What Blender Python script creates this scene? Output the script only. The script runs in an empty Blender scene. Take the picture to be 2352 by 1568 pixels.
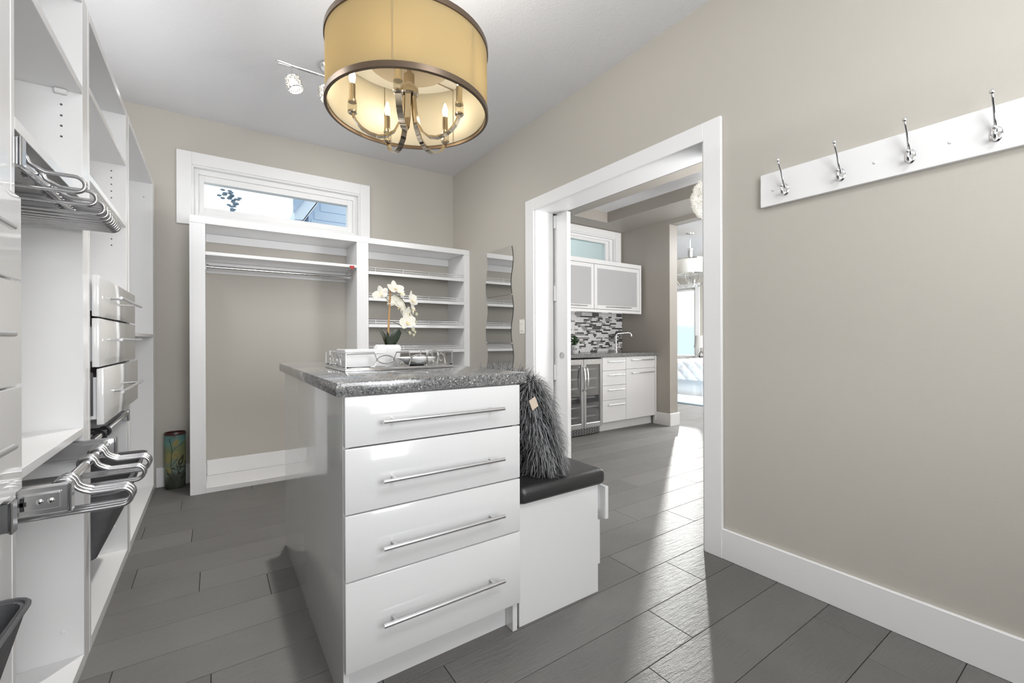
import bpy, bmesh, math, random
from mathutils import Vector, Matrix

random.seed(7)
SC = bpy.context.scene
COL = SC.collection
PI = math.pi

# ------------------------------------------------------------------ camera
YAW, ROLL = math.radians(34.371), math.radians(-0.19)
F = Vector((math.sin(YAW), math.cos(YAW), 0))
R0 = Vector((math.cos(YAW), -math.sin(YAW), 0))
U0 = Vector((0, 0, 1))
R = math.cos(ROLL) * R0 + math.sin(ROLL) * U0
U = -math.sin(ROLL) * R0 + math.cos(ROLL) * U0
cd = bpy.data.cameras.new('camera')
cam = bpy.data.objects.new('camera', cd)
COL.objects.link(cam)
M = Matrix((R, U, -F)).transposed().to_4x4()
M.translation = Vector((0, 0, 1.06))
cam.matrix_world = M
cd.sensor_fit = 'HORIZONTAL'
cd.sensor_width = 36.0
cd.lens = 1001.6 / 2352 * 36.0
cd.shift_y = -4.85 / 2352
cd.clip_start = 0.02
cd.clip_end = 300
SC.camera = cam

# ------------------------------------------------------------------ world, sun, lights, exposure
w = bpy.data.worlds.new('sky')
SC.world = w
w.use_nodes = True
bg = w.node_tree.nodes['Background']
bg.inputs[0].default_value = (0.90, 0.95, 1.0, 1)
bg.inputs[1].default_value = 1.5

sun_d = bpy.data.lights.new('sun', 'SUN')
sun = bpy.data.objects.new('sun', sun_d)
COL.objects.link(sun)
sun_d.energy = 5.4
sun_d.angle = math.radians(1.6)
sun_d.color = (1.0, 0.97, 0.93)
SUN_AZ, SUN_EL = math.radians(33.3), math.radians(11.8)
sdir = Vector((-math.cos(SUN_AZ) * math.cos(SUN_EL), -math.sin(SUN_AZ) * math.cos(SUN_EL), -math.sin(SUN_EL)))
sun.rotation_euler = sdir.to_track_quat('-Z', 'Y').to_euler()


def area(name, loc, target, sx, sy, power, color=(1, 1, 1)):
    d = bpy.data.lights.new(name, 'AREA')
    d.shape = 'RECTANGLE'
    d.size, d.size_y = sx, sy
    d.energy = power
    d.color = color
    o = bpy.data.objects.new(name, d)
    COL.objects.link(o)
    o.location = loc
    o.rotation_euler = (Vector(target) - Vector(loc)).to_track_quat('-Z', 'Y').to_euler()
    return o


area('ceiling_panel_light', (0.75, -0.45, 2.70), (0.75, -0.2, 0.0), 0.7, 0.7, 20, (0.97, 0.985, 1.0))
area('rear_fill_light', (1.5, -6.3, 1.45), (0.5, 2.0, 1.35), 2.2, 2.2, 112, (0.96, 0.985, 1.0))  # added frontal fill; the wall behind it has no window
area('upward_fill_light', (0.6, -1.1, 1.6), (0.7, 0.8, 2.9), 1.2, 1.2, 54, (0.97, 0.985, 1.0))  # added floating fill aimed up at the ceiling, no fixture
area('hidden_up_fill', (-0.60, 2.9, 2.24), (0.8, 2.9, 2.80), 1.9, 0.2, 3.2, (0.98, 0.99, 1.0))  # fill added out of sight above the left cabinets, brightens the ceiling
area('hidden_aisle_fill', (-0.455, 2.45, 2.36), (0.45, 2.35, 0.9), 1.4, 0.12, 19, (0.98, 0.99, 1.0))  # unseen fill strip, added to lift the aisle and island side
area('hall_fill_light', (4.0, -0.55, 1.5), (4.0, 3.0, 1.4), 1.1, 1.9, 44, (0.98, 0.985, 1.0))  # added fill for the bar fronts; no window in that hall wall
area('hall_upward_fill', (3.4, 0.3, 1.3), (3.5, 0.9, 2.9), 0.9, 1.2, 125, (0.99, 0.99, 1.0))  # low panel added to brighten the hall soffit, not a room lamp
area('bedroom_fill_light', (6.9, 3.4, 2.70), (6.9, 4.0, 0.0), 2.0, 2.0, 480, (0.97, 0.985, 1.0))  # invented overhead fill, added because the window alone leaves the bedroom dim

SC.view_settings.view_transform = 'Standard'
SC.view_settings.look = 'None'
SC.view_settings.gamma = 1.0
SC.view_settings.use_curve_mapping = False
SC.view_settings.exposure = 0.0
cy = SC.cycles
cy.use_denoising = True
cy.max_bounces = 10
cy.diffuse_bounces = 6
cy.glossy_bounces = 6
cy.transmission_bounces = 8
cy.transparent_max_bounces = 12
cy.sample_clamp_indirect = 6.0
cy.caustics_reflective = False
cy.caustics_refractive = False

# ------------------------------------------------------------------ materials
MATS = {}


def nodes_of(name):
    m = bpy.data.materials.new(name)
    m.use_nodes = True
    MATS[name] = m
    nt = m.node_tree
    return m, nt, nt.nodes['Principled BSDF']


def mat(name, color, rough=0.5, metal=0.0, spec=0.5, coat=0.0, bump=0.0, bscale=200.0, var=0.0, vscale=8.0,
        emit=0.0, sheen=0.0, coat_rough=0.05):
    m, nt, b = nodes_of(name)
    c = (*color, 1)
    b.inputs['Base Color'].default_value = c
    b.inputs['Roughness'].default_value = rough
    b.inputs['Metallic'].default_value = metal
    b.inputs['Specular IOR Level'].default_value = spec
    b.inputs['Coat Weight'].default_value = coat
    b.inputs['Coat Roughness'].default_value = coat_rough
    b.inputs['Sheen Weight'].default_value = sheen
    if emit:
        b.inputs['Emission Color'].default_value = c
        b.inputs['Emission Strength'].default_value = emit
    if bump or var:
        tc = nt.nodes.new('ShaderNodeTexCoord')
    if bump:
        n = nt.nodes.new('ShaderNodeTexNoise')
        n.inputs['Scale'].default_value = bscale
        n.inputs['Detail'].default_value = 3
        bp = nt.nodes.new('ShaderNodeBump')
        bp.inputs['Strength'].default_value = bump
        bp.inputs['Distance'].default_value = 0.004
        nt.links.new(tc.outputs['Object'], n.inputs['Vector'])
        nt.links.new(n.outputs['Fac'], bp.inputs['Height'])
        nt.links.new(bp.outputs['Normal'], b.inputs['Normal'])
    if var:
        n = nt.nodes.new('ShaderNodeTexNoise')
        n.inputs['Scale'].default_value = vscale
        n.inputs['Detail'].default_value = 4
        r = nt.nodes.new('ShaderNodeMapRange')
        r.inputs['To Min'].default_value = 1 - var
        r.inputs['To Max'].default_value = 1 + var
        mx = nt.nodes.new('ShaderNodeMix')
        mx.data_type = 'RGBA'
        mx.blend_type = 'MULTIPLY'
        mx.inputs[0].default_value = 1
        mx.inputs[6].default_value = c
        nt.links.new(tc.outputs['Object'], n.inputs['Vector'])
        nt.links.new(n.outputs['Fac'], r.inputs['Value'])
        nt.links.new(r.outputs['Result'], mx.inputs[7])
        nt.links.new(mx.outputs[2], b.inputs['Base Color'])
    return m


mat('wall_paint', (0.48, 0.455, 0.41), 0.62, spec=0.35, bump=0.08, bscale=260)
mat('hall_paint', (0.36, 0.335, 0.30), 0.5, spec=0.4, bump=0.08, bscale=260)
mat('ceiling_paint', (0.70, 0.70, 0.715), 0.9, spec=0.2, bump=0.45, bscale=120)
mat('trim_paint', (0.80, 0.80, 0.80), 0.35, spec=0.5)
mat('melamine', (0.79, 0.79, 0.795), 0.22, spec=0.5, coat=0.15)
mat('lacquer', (0.74, 0.74, 0.745), 0.16, spec=0.5, coat=1.0, coat_rough=0.035)
mat('chrome', (0.83, 0.83, 0.84), 0.10, metal=1.0)
mat('brushed_steel', (0.72, 0.72, 0.73), 0.30, metal=1.0)
mat('nickel', (0.68, 0.60, 0.49), 0.08, metal=1.0)
mat('bronze_band', (0.15, 0.108, 0.075), 0.32, metal=0.6)
mat('seam_thread', (0.36, 0.27, 0.14), 0.7)
mat('hanger_metal', (0.50, 0.50, 0.51), 0.24, metal=1.0)
mat('black_plastic', (0.03, 0.03, 0.032), 0.4)
mat('dark_slot', (0.02, 0.02, 0.02), 0.8)
mat('leather', (0.028, 0.028, 0.029), 0.34, spec=0.6, bump=0.25, bscale=180)
mat('bag_fabric', (0.10, 0.10, 0.105), 0.85, bump=0.4, bscale=400, var=0.25, vscale=40)
mat('ceramic', (0.86, 0.86, 0.86), 0.18, coat=0.5)
mat('bamboo', (0.47, 0.27, 0.11), 0.5, var=0.3, vscale=25)
mat('stem_green', (0.05, 0.06, 0.03), 0.5)
mat('petal', (0.80, 0.78, 0.70), 0.6, sheen=0.2)
mat('petal_lip', (0.80, 0.66, 0.35), 0.6)
mat('bud', (0.50, 0.50, 0.36), 0.5)
mat('leaf', (0.026, 0.038, 0.024), 0.35, var=0.3, vscale=30)
mat('heart_red', (0.42, 0.012, 0.012), 0.35, coat=0.3)
mat('switch_plastic', (0.84, 0.82, 0.77), 0.4)
mat('switch_mark', (0.35, 0.34, 0.32), 0.5)
mat('tag_card', (0.62, 0.52, 0.42), 0.7)
mat('peg_hole', (0.10, 0.10, 0.10), 0.8)
mat('fur_root', (0.035, 0.035, 0.037), 0.9)
mat('glass_dark', (0.10, 0.10, 0.105), 0.06, spec=0.8, coat=0.6)
mat('mirror_glass', (0.80, 0.80, 0.80), 0.015, metal=1.0)
mat('mirror_edge', (0.035, 0.04, 0.038), 0.3)
mat('frosted_panel', (0.44, 0.44, 0.45), 0.2, coat=0.5)
mat('tile_light', (0.72, 0.72, 0.73), 0.12, coat=0.6)
mat('tile_grey', (0.26, 0.25, 0.25), 0.15, coat=0.6)
mat('tile_dark', (0.045, 0.043, 0.045), 0.15, coat=0.6)
mat('grout', (0.55, 0.55, 0.54), 0.9)
mat('bedding', (0.86, 0.86, 0.87), 0.8, sheen=0.3)
mat('rug_blue', (0.44, 0.60, 0.72), 0.95, bump=0.8, bscale=150)
mat('linen_shade', (0.85, 0.83, 0.78), 0.8)
mat('siding_blue', (0.66, 0.78, 0.92), 0.7)
mat('soffit_blue', (0.74, 0.84, 0.95), 0.7)
mat('fascia_blue', (0.40, 0.52, 0.68), 0.6)
mat('render_teal', (0.92, 0.92, 0.89), 0.9)
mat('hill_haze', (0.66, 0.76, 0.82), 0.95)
mat('twig_leaf', (0.16, 0.22, 0.27), 0.8)
mat('plant_green', (0.03, 0.07, 0.03), 0.6, var=0.4, vscale=60)
mat('pot_grey', (0.55, 0.56, 0.57), 0.6)
mat('ink', (0.02, 0.02, 0.02), 0.6)
mat('ball_white', (0.86, 0.85, 0.82), 0.5)
mat('bulb', (1.0, 0.84, 0.60), 0.4, emit=75.0)
mat('bulb_cool', (1.0, 0.95, 0.86), 0.4, emit=8.0)
mat('bulb_far', (1.0, 0.88, 0.66), 0.4, emit=3.0)
mat('bulb_white', (1.0, 0.98, 0.94), 0.4, emit=7.0)
mat('fridge_inner', (0.75, 0.75, 0.76), 0.4)
mat('pull_metal', (0.55, 0.55, 0.55), 0.3, metal=1.0)
mat('concrete_ground', (0.35, 0.38, 0.40), 0.9)


def floor_mat():
    m, nt, b = nodes_of('plank_floor')
    L = nt.links
    tc = nt.nodes.new('ShaderNodeTexCoord')
    oi = nt.nodes.new('ShaderNodeObjectInfo')
    geo = nt.nodes.new('ShaderNodeNewGeometry')
    add = nt.nodes.new('ShaderNodeVectorMath')
    add.operation = 'ADD'
    mul = nt.nodes.new('ShaderNodeVectorMath')
    mul.operation = 'SCALE'
    cmb = nt.nodes.new('ShaderNodeCombineXYZ')
    L.new(oi.outputs['Random'], cmb.inputs[0])
    L.new(oi.outputs['Random'], cmb.inputs[1])
    L.new(cmb.outputs[0], mul.inputs[0])
    mul.inputs['Scale'].default_value = 37.0
    L.new(geo.outputs['Position'], add.inputs[0])
    L.new(mul.outputs[0], add.inputs[1])
    # soft mottling
    n1 = nt.nodes.new('ShaderNodeTexNoise')
    n1.inputs['Scale'].default_value = 5.0
    n1.inputs['Detail'].default_value = 5
    L.new(add.outputs[0], n1.inputs['Vector'])
    cr = nt.nodes.new('ShaderNodeMix')
    cr.data_type = 'RGBA'
    cr.inputs[6].default_value = (0.120, 0.116, 0.110, 1)
    cr.inputs[7].default_value = (0.165, 0.160, 0.152, 1)
    L.new(n1.outputs['Fac'], cr.inputs[0])
    hv = nt.nodes.new('ShaderNodeMapRange')
    hv.inputs['To Min'].default_value = 0.88
    hv.inputs['To Max'].default_value = 1.12
    L.new(oi.outputs['Random'], hv.inputs['Value'])
    mx = nt.nodes.new('ShaderNodeMix')
    mx.data_type = 'RGBA'
    mx.blend_type = 'MULTIPLY'
    mx.inputs[0].default_value = 1
    L.new(cr.outputs[2], mx.inputs[6])
    L.new(hv.outputs[0], mx.inputs[7])
    L.new(mx.outputs[2], b.inputs['Base Color'])
    # leather-like creases, running across the boards
    mp = nt.nodes.new('ShaderNodeMapping')
    mp.inputs['Rotation'].default_value = (0, 0, math.radians(28))
    mp.inputs['Scale'].default_value = (14, 95, 1)
    L.new(add.outputs[0], mp.inputs['Vector'])
    n2 = nt.nodes.new('ShaderNodeTexNoise')
    n2.inputs['Scale'].default_value = 1.0
    n2.inputs['Detail'].default_value = 4
    n2.inputs['Distortion'].default_value = 0.8
    L.new(mp.outputs[0], n2.inputs['Vector'])
    n3 = nt.nodes.new('ShaderNodeTexVoronoi')
    n3.inputs['Scale'].default_value = 130.0
    n3.feature = 'DISTANCE_TO_EDGE'
    L.new(add.outputs[0], n3.inputs['Vector'])
    sm = nt.nodes.new('ShaderNodeMath')
    sm.operation = 'MULTIPLY_ADD'
    L.new(n3.outputs['Distance'], sm.inputs[0])
    sm.inputs[1].default_value = 0.30
    L.new(n2.outputs['Fac'], sm.inputs[2])
    bp = nt.nodes.new('ShaderNodeBump')
    bp.inputs['Strength'].default_value = 0.8
    bp.inputs['Distance'].default_value = 0.004
    L.new(sm.outputs[0], bp.inputs['Height'])
    L.new(bp.outputs['Normal'], b.inputs['Normal'])
    b.inputs['Roughness'].default_value = 0.60
    b.inputs['Specular IOR Level'].default_value = 0.5


floor_mat()


def granite_mat():
    m, nt, b = nodes_of('granite')
    L = nt.links
    geo = nt.nodes.new('ShaderNodeNewGeometry')
    v = nt.nodes.new('ShaderNodeTexVoronoi')
    v.inputs['Scale'].default_value = 260
    v2 = nt.nodes.new('ShaderNodeTexVoronoi')
    v2.inputs['Scale'].default_value = 95
    L.new(geo.outputs['Position'], v.inputs['Vector'])
    L.new(geo.outputs['Position'], v2.inputs['Vector'])
    sep = nt.nodes.new('ShaderNodeSeparateColor')
    L.new(v.outputs['Color'], sep.inputs[0])
    cr = nt.nodes.new('ShaderNodeValToRGB')
    e = cr.color_ramp
    e.interpolation = 'CONSTANT'
    e.elements[0].position = 0.0
    e.elements[0].color = (0.085, 0.085, 0.086, 1)
    e.elements[1].position = 0.22
    e.elements[1].color = (0.155, 0.155, 0.157, 1)
    x = e.elements.new(0.60)
    x.color = (0.215, 0.215, 0.217, 1)
    x = e.elements.new(0.955)
    x.color = (0.50, 0.50, 0.49, 1)
    L.new(sep.outputs[0], cr.inputs[0])
    sep2 = nt.nodes.new('ShaderNodeSeparateColor')
    L.new(v2.outputs['Color'], sep2.inputs[0])
    cr2 = nt.nodes.new('ShaderNodeValToRGB')
    e = cr2.color_ramp
    e.interpolation = 'CONSTANT'
    e.elements[0].color = (1, 1, 1, 1)
    e.elements[1].position = 0.86
    e.elements[1].color = (1.25, 1.23, 1.2, 1)
    L.new(sep2.outputs[1], cr2.inputs[0])
    mx = nt.nodes.new('ShaderNodeMix')
    mx.data_type = 'RGBA'
    mx.blend_type = 'MULTIPLY'
    mx.inputs[0].default_value = 1
    L.new(cr.outputs[0], mx.inputs[6])
    L.new(cr2.outputs[0], mx.inputs[7])
    L.new(mx.outputs[2], b.inputs['Base Color'])
    b.inputs['Roughness'].default_value = 0.15
    b.inputs['Coat Weight'].default_value = 0.3


granite_mat()


def sheer_mat(name, col, tcol, transp):
    m, nt, b = nodes_of(name)
    nt.nodes.remove(b)
    out = nt.nodes['Material Output']
    d = nt.nodes.new('ShaderNodeBsdfDiffuse')
    t = nt.nodes.new('ShaderNodeBsdfTranslucent')
    p = nt.nodes.new('ShaderNodeBsdfTransparent')
    d.inputs[0].default_value = (*col, 1)
    t.inputs[0].default_value = (*tcol, 1)
    p.inputs[0].default_value = (*tcol, 1)
    m1 = nt.nodes.new('ShaderNodeMixShader')
    m1.inputs[0].default_value = 0.5
    m2 = nt.nodes.new('ShaderNodeMixShader')
    m2.inputs[0].default_value = transp
    L = nt.links
    L.new(d.outputs[0], m1.inputs[1])
    L.new(t.outputs[0], m1.inputs[2])
    L.new(m1.outputs[0], m2.inputs[1])
    L.new(p.outputs[0], m2.inputs[2])
    L.new(m2.outputs[0], out.inputs[0])


sheer_mat('gold_organza', (0.56, 0.455, 0.27), (0.72, 0.60, 0.37), 0.12)
sheer_mat('cream_lining', (0.80, 0.77, 0.68), (0.62, 0.57, 0.45), 0.0)
sheer_mat('white_organza', (0.80, 0.80, 0.78), (0.62, 0.61, 0.58), 0.05)
sheer_mat('diffuser', (0.55, 0.50, 0.42), (0.55, 0.50, 0.42), 0.0)


def glass_mat(name, col, rough, least=0.0):
    m, nt, b = nodes_of(name)
    nt.nodes.remove(b)
    out = nt.nodes['Material Output']
    g = nt.nodes.new('ShaderNodeBsdfGlossy')
    g.inputs['Roughness'].default_value = rough
    t = nt.nodes.new('ShaderNodeBsdfTransparent')
    t.inputs[0].default_value = (*col, 1)
    fr = nt.nodes.new('ShaderNodeFresnel')
    fr.inputs[0].default_value = 1.45
    mx = nt.nodes.new('ShaderNodeMixShader')
    L = nt.links
    gg = nt.nodes.new('ShaderNodeNewGeometry')
    iv = nt.nodes.new('ShaderNodeMath')
    iv.operation = 'SUBTRACT'
    iv.inputs[0].default_value = 1.0
    ml = nt.nodes.new('ShaderNodeMath')
    ml.operation = 'MULTIPLY'
    L.new(gg.outputs['Backfacing'], iv.inputs[1])
    L.new(iv.outputs[0], ml.inputs[0])
    mxm = nt.nodes.new('ShaderNodeMath')
    mxm.operation = 'MAXIMUM'
    mxm.inputs[1].default_value = least
    L.new(fr.outputs[0], mxm.inputs[0])
    L.new(mxm.outputs[0], ml.inputs[1])
    L.new(ml.outputs[0], mx.inputs[0])
    L.new(t.outputs[0], mx.inputs[1])
    L.new(g.outputs[0], mx.inputs[2])
    L.new(mx.outputs[0], out.inputs[0])


glass_mat('clear_glass', (0.96, 0.98, 0.98), 0.0)
glass_mat('teal_glass', (0.92, 0.98, 0.97), 0.0)
glass_mat('crystal', (0.88, 0.86, 0.80), 0.05, 0.28)
glass_mat('fridge_glass', (0.85, 0.85, 0.86), 0.02, 0.30)


def vase_mat():
    m, nt, b = nodes_of('vase_glaze')
    L = nt.links
    tc = nt.nodes.new('ShaderNodeTexCoord')
    sp = nt.nodes.new('ShaderNodeSeparateXYZ')
    L.new(tc.outputs['Object'], sp.inputs[0])
    n = nt.nodes.new('ShaderNodeTexNoise')
    n.inputs['Scale'].default_value = 14
    n.inputs['Detail'].default_value = 4
    L.new(tc.outputs['Object'], n.inputs['Vector'])
    ma = nt.nodes.new('ShaderNodeMath')
    ma.operation = 'MULTIPLY_ADD'
    L.new(sp.outputs[2], ma.inputs[0])
    ma.inputs[1].default_value = 2.0
    nm = nt.nodes.new('ShaderNodeMath')
    nm.operation = 'MULTIPLY_ADD'
    L.new(n.outputs['Fac'], nm.inputs[0])
    nm.inputs[1].default_value = 0.5
    nm.inputs[2].default_value = -0.12
    L.new(nm.outputs[0], ma.inputs[2])
    cr = nt.nodes.new('ShaderNodeValToRGB')
    e = cr.color_ramp
    e.elements[0].position = 0.08
    e.elements[0].color = (0.012, 0.013, 0.010, 1)
    e.elements[1].position = 0.98
    e.elements[1].color = (0.05, 0.012, 0.006, 1)
    for p, c in ((0.28, (0.055, 0.065, 0.045)), (0.42, (0.11, 0.16, 0.13)), (0.55, (0.16, 0.16, 0.07)), (0.68, (0.13, 0.15, 0.07)),
                 (0.80, (0.09, 0.20, 0.18)), (0.93, (0.06, 0.13, 0.12))):
        x = e.elements.new(p)
        x.color = (*c, 1)
    L.new(ma.outputs[0], cr.inputs[0])
    L.new(cr.outputs[0], b.inputs['Base Color'])
    b.inputs['Roughness'].default_value = 0.4


vase_mat()
mat('vase_line', (0.012, 0.014, 0.010), 0.5)
mat('vase_leaf', (0.035, 0.034, 0.020), 0.5)
mat('vase_flower', (0.20, 0.18, 0.06), 0.5)
mat('vase_rim', (0.045, 0.015, 0.010), 0.3)


def fur_mat():
    m, nt, b = nodes_of('fur_strand')
    L = nt.links
    at = nt.nodes.new('ShaderNodeAttribute')
    at.attribute_name = 'tone'
    cr = nt.nodes.new('ShaderNodeValToRGB')
    e = cr.color_ramp
    e.elements[0].color = (0.015, 0.015, 0.016, 1)
    e.elements[1].color = (0.42, 0.42, 0.43, 1)
    x = e.elements.new(0.5)
    x.color = (0.11, 0.11, 0.115, 1)
    L.new(at.outputs['Fac'], cr.inputs[0])
    L.new(cr.outputs[0], b.inputs['Base Color'])
    b.inputs['Roughness'].default_value = 0.45
    b.inputs['Sheen Weight'].default_value = 0.3


fur_mat()


# ------------------------------------------------------------------ mesh builder
class MB:
    def __init__(self):
        self.v, self.f, self.mi, self.attr = [], [], [], []
        self.cur = 0

    def add(self, verts, faces):
        o = len(self.v)
        self.v += [tuple(p) for p in verts]
        for fc in faces:
            self.f.append([i + o for i in fc])
            self.mi.append(self.cur)
        return self

    def box(self, x0, x1, y0, y1, z0, z1, b=0.0, seg=1):
        x0, x1 = min(x0, x1), max(x0, x1)
        y0, y1 = min(y0, y1), max(y0, y1)
        z0, z1 = min(z0, z1), max(z0, z1)
        vs = [(x0, y0, z0), (x1, y0, z0), (x1, y1, z0), (x0, y1, z0), (x0, y0, z1), (x1, y0, z1), (x1, y1, z1), (x0, y1, z1)]
        fs = [(0, 3, 2, 1), (4, 5, 6, 7), (0, 1, 5, 4), (1, 2, 6, 5), (2, 3, 7, 6), (3, 0, 4, 7)]
        if b <= 0:
            return self.add(vs, fs)
        bm = bmesh.new()
        bv = [bm.verts.new(p) for p in vs]
        for fc in fs:
            bm.faces.new([bv[i] for i in fc])
        bmesh.ops.bevel(bm, geom=list(bm.edges), offset=min(b, 0.49 * min(x1 - x0, y1 - y0, z1 - z0)), segments=seg, profile=0.5, affect='EDGES', clamp_overlap=True)
        bm.verts.index_update()
        self.add([v.co[:] for v in bm.verts], [[v.index for v in fc.verts] for fc in bm.faces])
        bm.free()
        return self

    def obox(self, c, h, rot, b=0.0, seg=1):
        t = MB().box(-h[0], h[0], -h[1], h[1], -h[2], h[2], b, seg)
        c = Vector(c)
        return self.add([(rot @ Vector(p)) + c for p in t.v], t.f)

    def tube(self, pts, r, n=8, closed=False, cap=True):
        pts = [Vector(p) for p in pts]
        k = len(pts)
        rs = r if isinstance(r, (list, tuple)) else [r] * k
        tang = []
        for i in range(k):
            a = pts[(i - 1) % k] if (closed or i > 0) else pts[i]
            b = pts[(i + 1) % k] if (closed or i < k - 1) else pts[i]
            t = b - a
            tang.append(t.normalized() if t.length > 1e-9 else Vector((0, 0, 1)))
        up = Vector((0, 0, 1)) if abs(tang[0].z) < 0.9 else Vector((1, 0, 0))
        nv = (up - tang[0] * up.dot(tang[0])).normalized()
        vs, fs = [], []
        for i in range(k):
            nv = nv - tang[i] * nv.dot(tang[i])
            if nv.length < 1e-6:
                nv = tang[i].orthogonal()
            nv.normalize()
            bv = tang[i].cross(nv)
            for j in range(n):
                a = 2 * PI * j / n
                vs.append(pts[i] + (nv * math.cos(a) + bv * math.sin(a)) * rs[i])
        m = k if closed else k - 1
        for i in range(m):
            for j in range(n):
                a, b = i * n + j, i * n + (j + 1) % n
                c, d = ((i + 1) % k) * n + (j + 1) % n, ((i + 1) % k) * n + j
                fs.append((a, b, c, d))
        if cap and not closed:
            fs.append(tuple(range(n))[::-1])
            fs.append(tuple((k - 1) * n + j for j in range(n)))
        return self.add(vs, fs)

    def bar(self, pts, side, wd, th):
        """flat bar swept along pts, wide along the fixed vector side"""
        pts = [Vector(p) for p in pts]
        side = Vector(side).normalized()
        vs, fs = [], []
        k = len(pts)
        for i in range(k):
            t = (pts[min(i + 1, k - 1)] - pts[max(i - 1, 0)]).normalized()
            nn = side.cross(t).normalized()
            for sx, sn in ((-1, -1), (1, -1), (1, 1), (-1, 1)):
                vs.append(pts[i] + side * sx * wd / 2 + nn * sn * th / 2)
        for i in range(k - 1):
            for j in range(4):
                fs.append((i * 4 + j, i * 4 + (j + 1) % 4, (i + 1) * 4 + (j + 1) % 4, (i + 1) * 4 + j))
        fs.append((3, 2, 1, 0))
        fs.append(tuple((k - 1) * 4 + j for j in range(4)))
        return self.add(vs, fs)

    def lathe(self, prof, c=(0, 0, 0), n=24, sx=1.0, sy=1.0, closed=False, caps=True):
        vs, fs = [], []
        k = len(prof)
        for r, z in prof:
            for j in range(n):
                a = 2 * PI * j / n
                vs.append((c[0] + r * sx * math.cos(a), c[1] + r * sy * math.sin(a), c[2] + z))
        for i in range(k if closed else k - 1):
            i2 = (i + 1) % k
            for j in range(n):
                fs.append((i * n + j, i * n + (j + 1) % n, i2 * n + (j + 1) % n, i2 * n + j))
        if caps and not closed:
            if prof[0][0] > 1e-6:
                fs.append(tuple(range(n))[::-1])
            if prof[-1][0] > 1e-6:
                fs.append(tuple((k - 1) * n + j for j in range(n)))
        return self.add(vs, fs)

    def ball(self, c, r, n=12, m=8, s=(1, 1, 1)):
        pr = [(max(r * math.sin(PI * i / m), 1e-5), -r * math.cos(PI * i / m)) for i in range(m + 1)]
        t = MB().lathe(pr, (0, 0, 0), n)
        return self.add([(p[0] * s[0] + c[0], p[1] * s[1] + c[1], p[2] * s[2] + c[2]) for p in t.v], t.f)

    def prism(self, poly, axis, a0, a1):
        """polygon in the two axes other than axis, extruded a0..a1"""
        def mk(p, a):
            return (a, p[0], p[1]) if axis == 0 else ((p[0], a, p[1]) if axis == 1 else (p[0], p[1], a))
        n = len(poly)
        vs = [mk(p, a0) for p in poly] + [mk(p, a1) for p in poly]
        fs = [tuple(range(n))[::-1], tuple(range(n, 2 * n))]
        for i in range(n):
            fs.append((i, (i + 1) % n, n + (i + 1) % n, n + i))
        return self.add(vs, fs)

    def xf(self, mtx):
        self.v = [tuple(mtx @ Vector(p)) for p in self.v]
        return self

    def build(self, name, m, parent=None, kind=None, sharp=35, base=None, smooth=True):
        b = Vector((0, 0, 0))
        if parent is not None:
            p = parent
            while p is not None:
                b = b + p.location
                p = p.parent
        if base is not None:
            b = Vector(base)
        me = bpy.data.meshes.new(name)
        me.from_pydata([(p[0] - b.x, p[1] - b.y, p[2] - b.z) for p in self.v], [], self.f)
        ml = m if isinstance(m, (list, tuple)) else [m]
        for x in ml:
            me.materials.append(MATS[x])
        if len(ml) > 1:
            me.polygons.foreach_set('material_index', self.mi)
        bm = bmesh.new()
        bm.from_mesh(me)
        bmesh.ops.recalc_face_normals(bm, faces=bm.faces)
        bm.to_mesh(me)
        bm.free()
        if smooth:
            me.polygons.foreach_set('use_smooth', [True] * len(me.polygons))
            me.set_sharp_from_angle(angle=math.radians(sharp))
        o = bpy.data.objects.new(name, me)
        COL.objects.link(o)
        if parent is not None:
            o.parent = parent
        elif base is not None:
            o.location = base
        if kind:
            o['kind'] = kind
        return o


def tag(o, label, cat, group=None):
    o['label'] = label
    o['category'] = cat
    if group:
        o['group'] = group
    return o


def thing(name, label, cat, loc, group=None):
    o = bpy.data.objects.new(name, None)
    o.empty_display_size = 0.05
    COL.objects.link(o)
    o.location = loc
    return tag(o, label, cat, group)


def copy_tree(o, parent=None):
    c = o.copy()
    COL.objects.link(c)
    c.parent = parent
    for ch in list(o.children):
        copy_tree(ch, c)
    return c


def arc(c, r, a0, a1, n, ax, ay):
    c, ax, ay = Vector(c), Vector(ax), Vector(ay)
    return [c + ax * (r * math.cos(a0 + (a1 - a0) * i / n)) + ay * (r * math.sin(a0 + (a1 - a0) * i / n)) for i in range(n + 1)]


def struct(name, mb, m, parent=None, **k):
    return mb.build(name, m, parent, kind=None if parent else 'structure', **k)


# ------------------------------------------------------------------ room constants
XR, XR2 = 2.037, 2.285      # right wall, thickness
YB, YB2 = 4.050, 4.230      # back wall
XL = -0.765                 # left wall
YF = -6.5                  # wall behind the camera
HC = 2.738
HS = 2.50                   # hall soffit
XH, XH2 = 4.58, 4.73        # hall right wall
XBW = 9.0                   # bedroom window wall
YBB = 7.3                   # bedroom back wall
DY0, DY1, DZ = 1.258, 2.660, 2.046   # door opening

# ------------------------------------------------------------------ floor and its planks
fl = struct('floor', MB().box(XL - 0.1, 9.2, YF - 0.1, YBB + 0.1, -0.06, -0.004), 'dark_slot')
PW, PL = 0.1929, 1.158
phase = {0: 1.887, 1: 1.157, 2: 1.40, 3: 1.773, 4: 1.589, 5: 2.306, 6: 2.045, 7: 0.62, 8: 0.196, 9: -0.054, 10: -0.294,
         11: 2.917, 12: -0.10, 13: 3.151, 14: 3.94, 15: 3.3, 16: 3.7, 17: 3.0}
plank_cache = {}
rp = random.Random(3)


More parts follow.
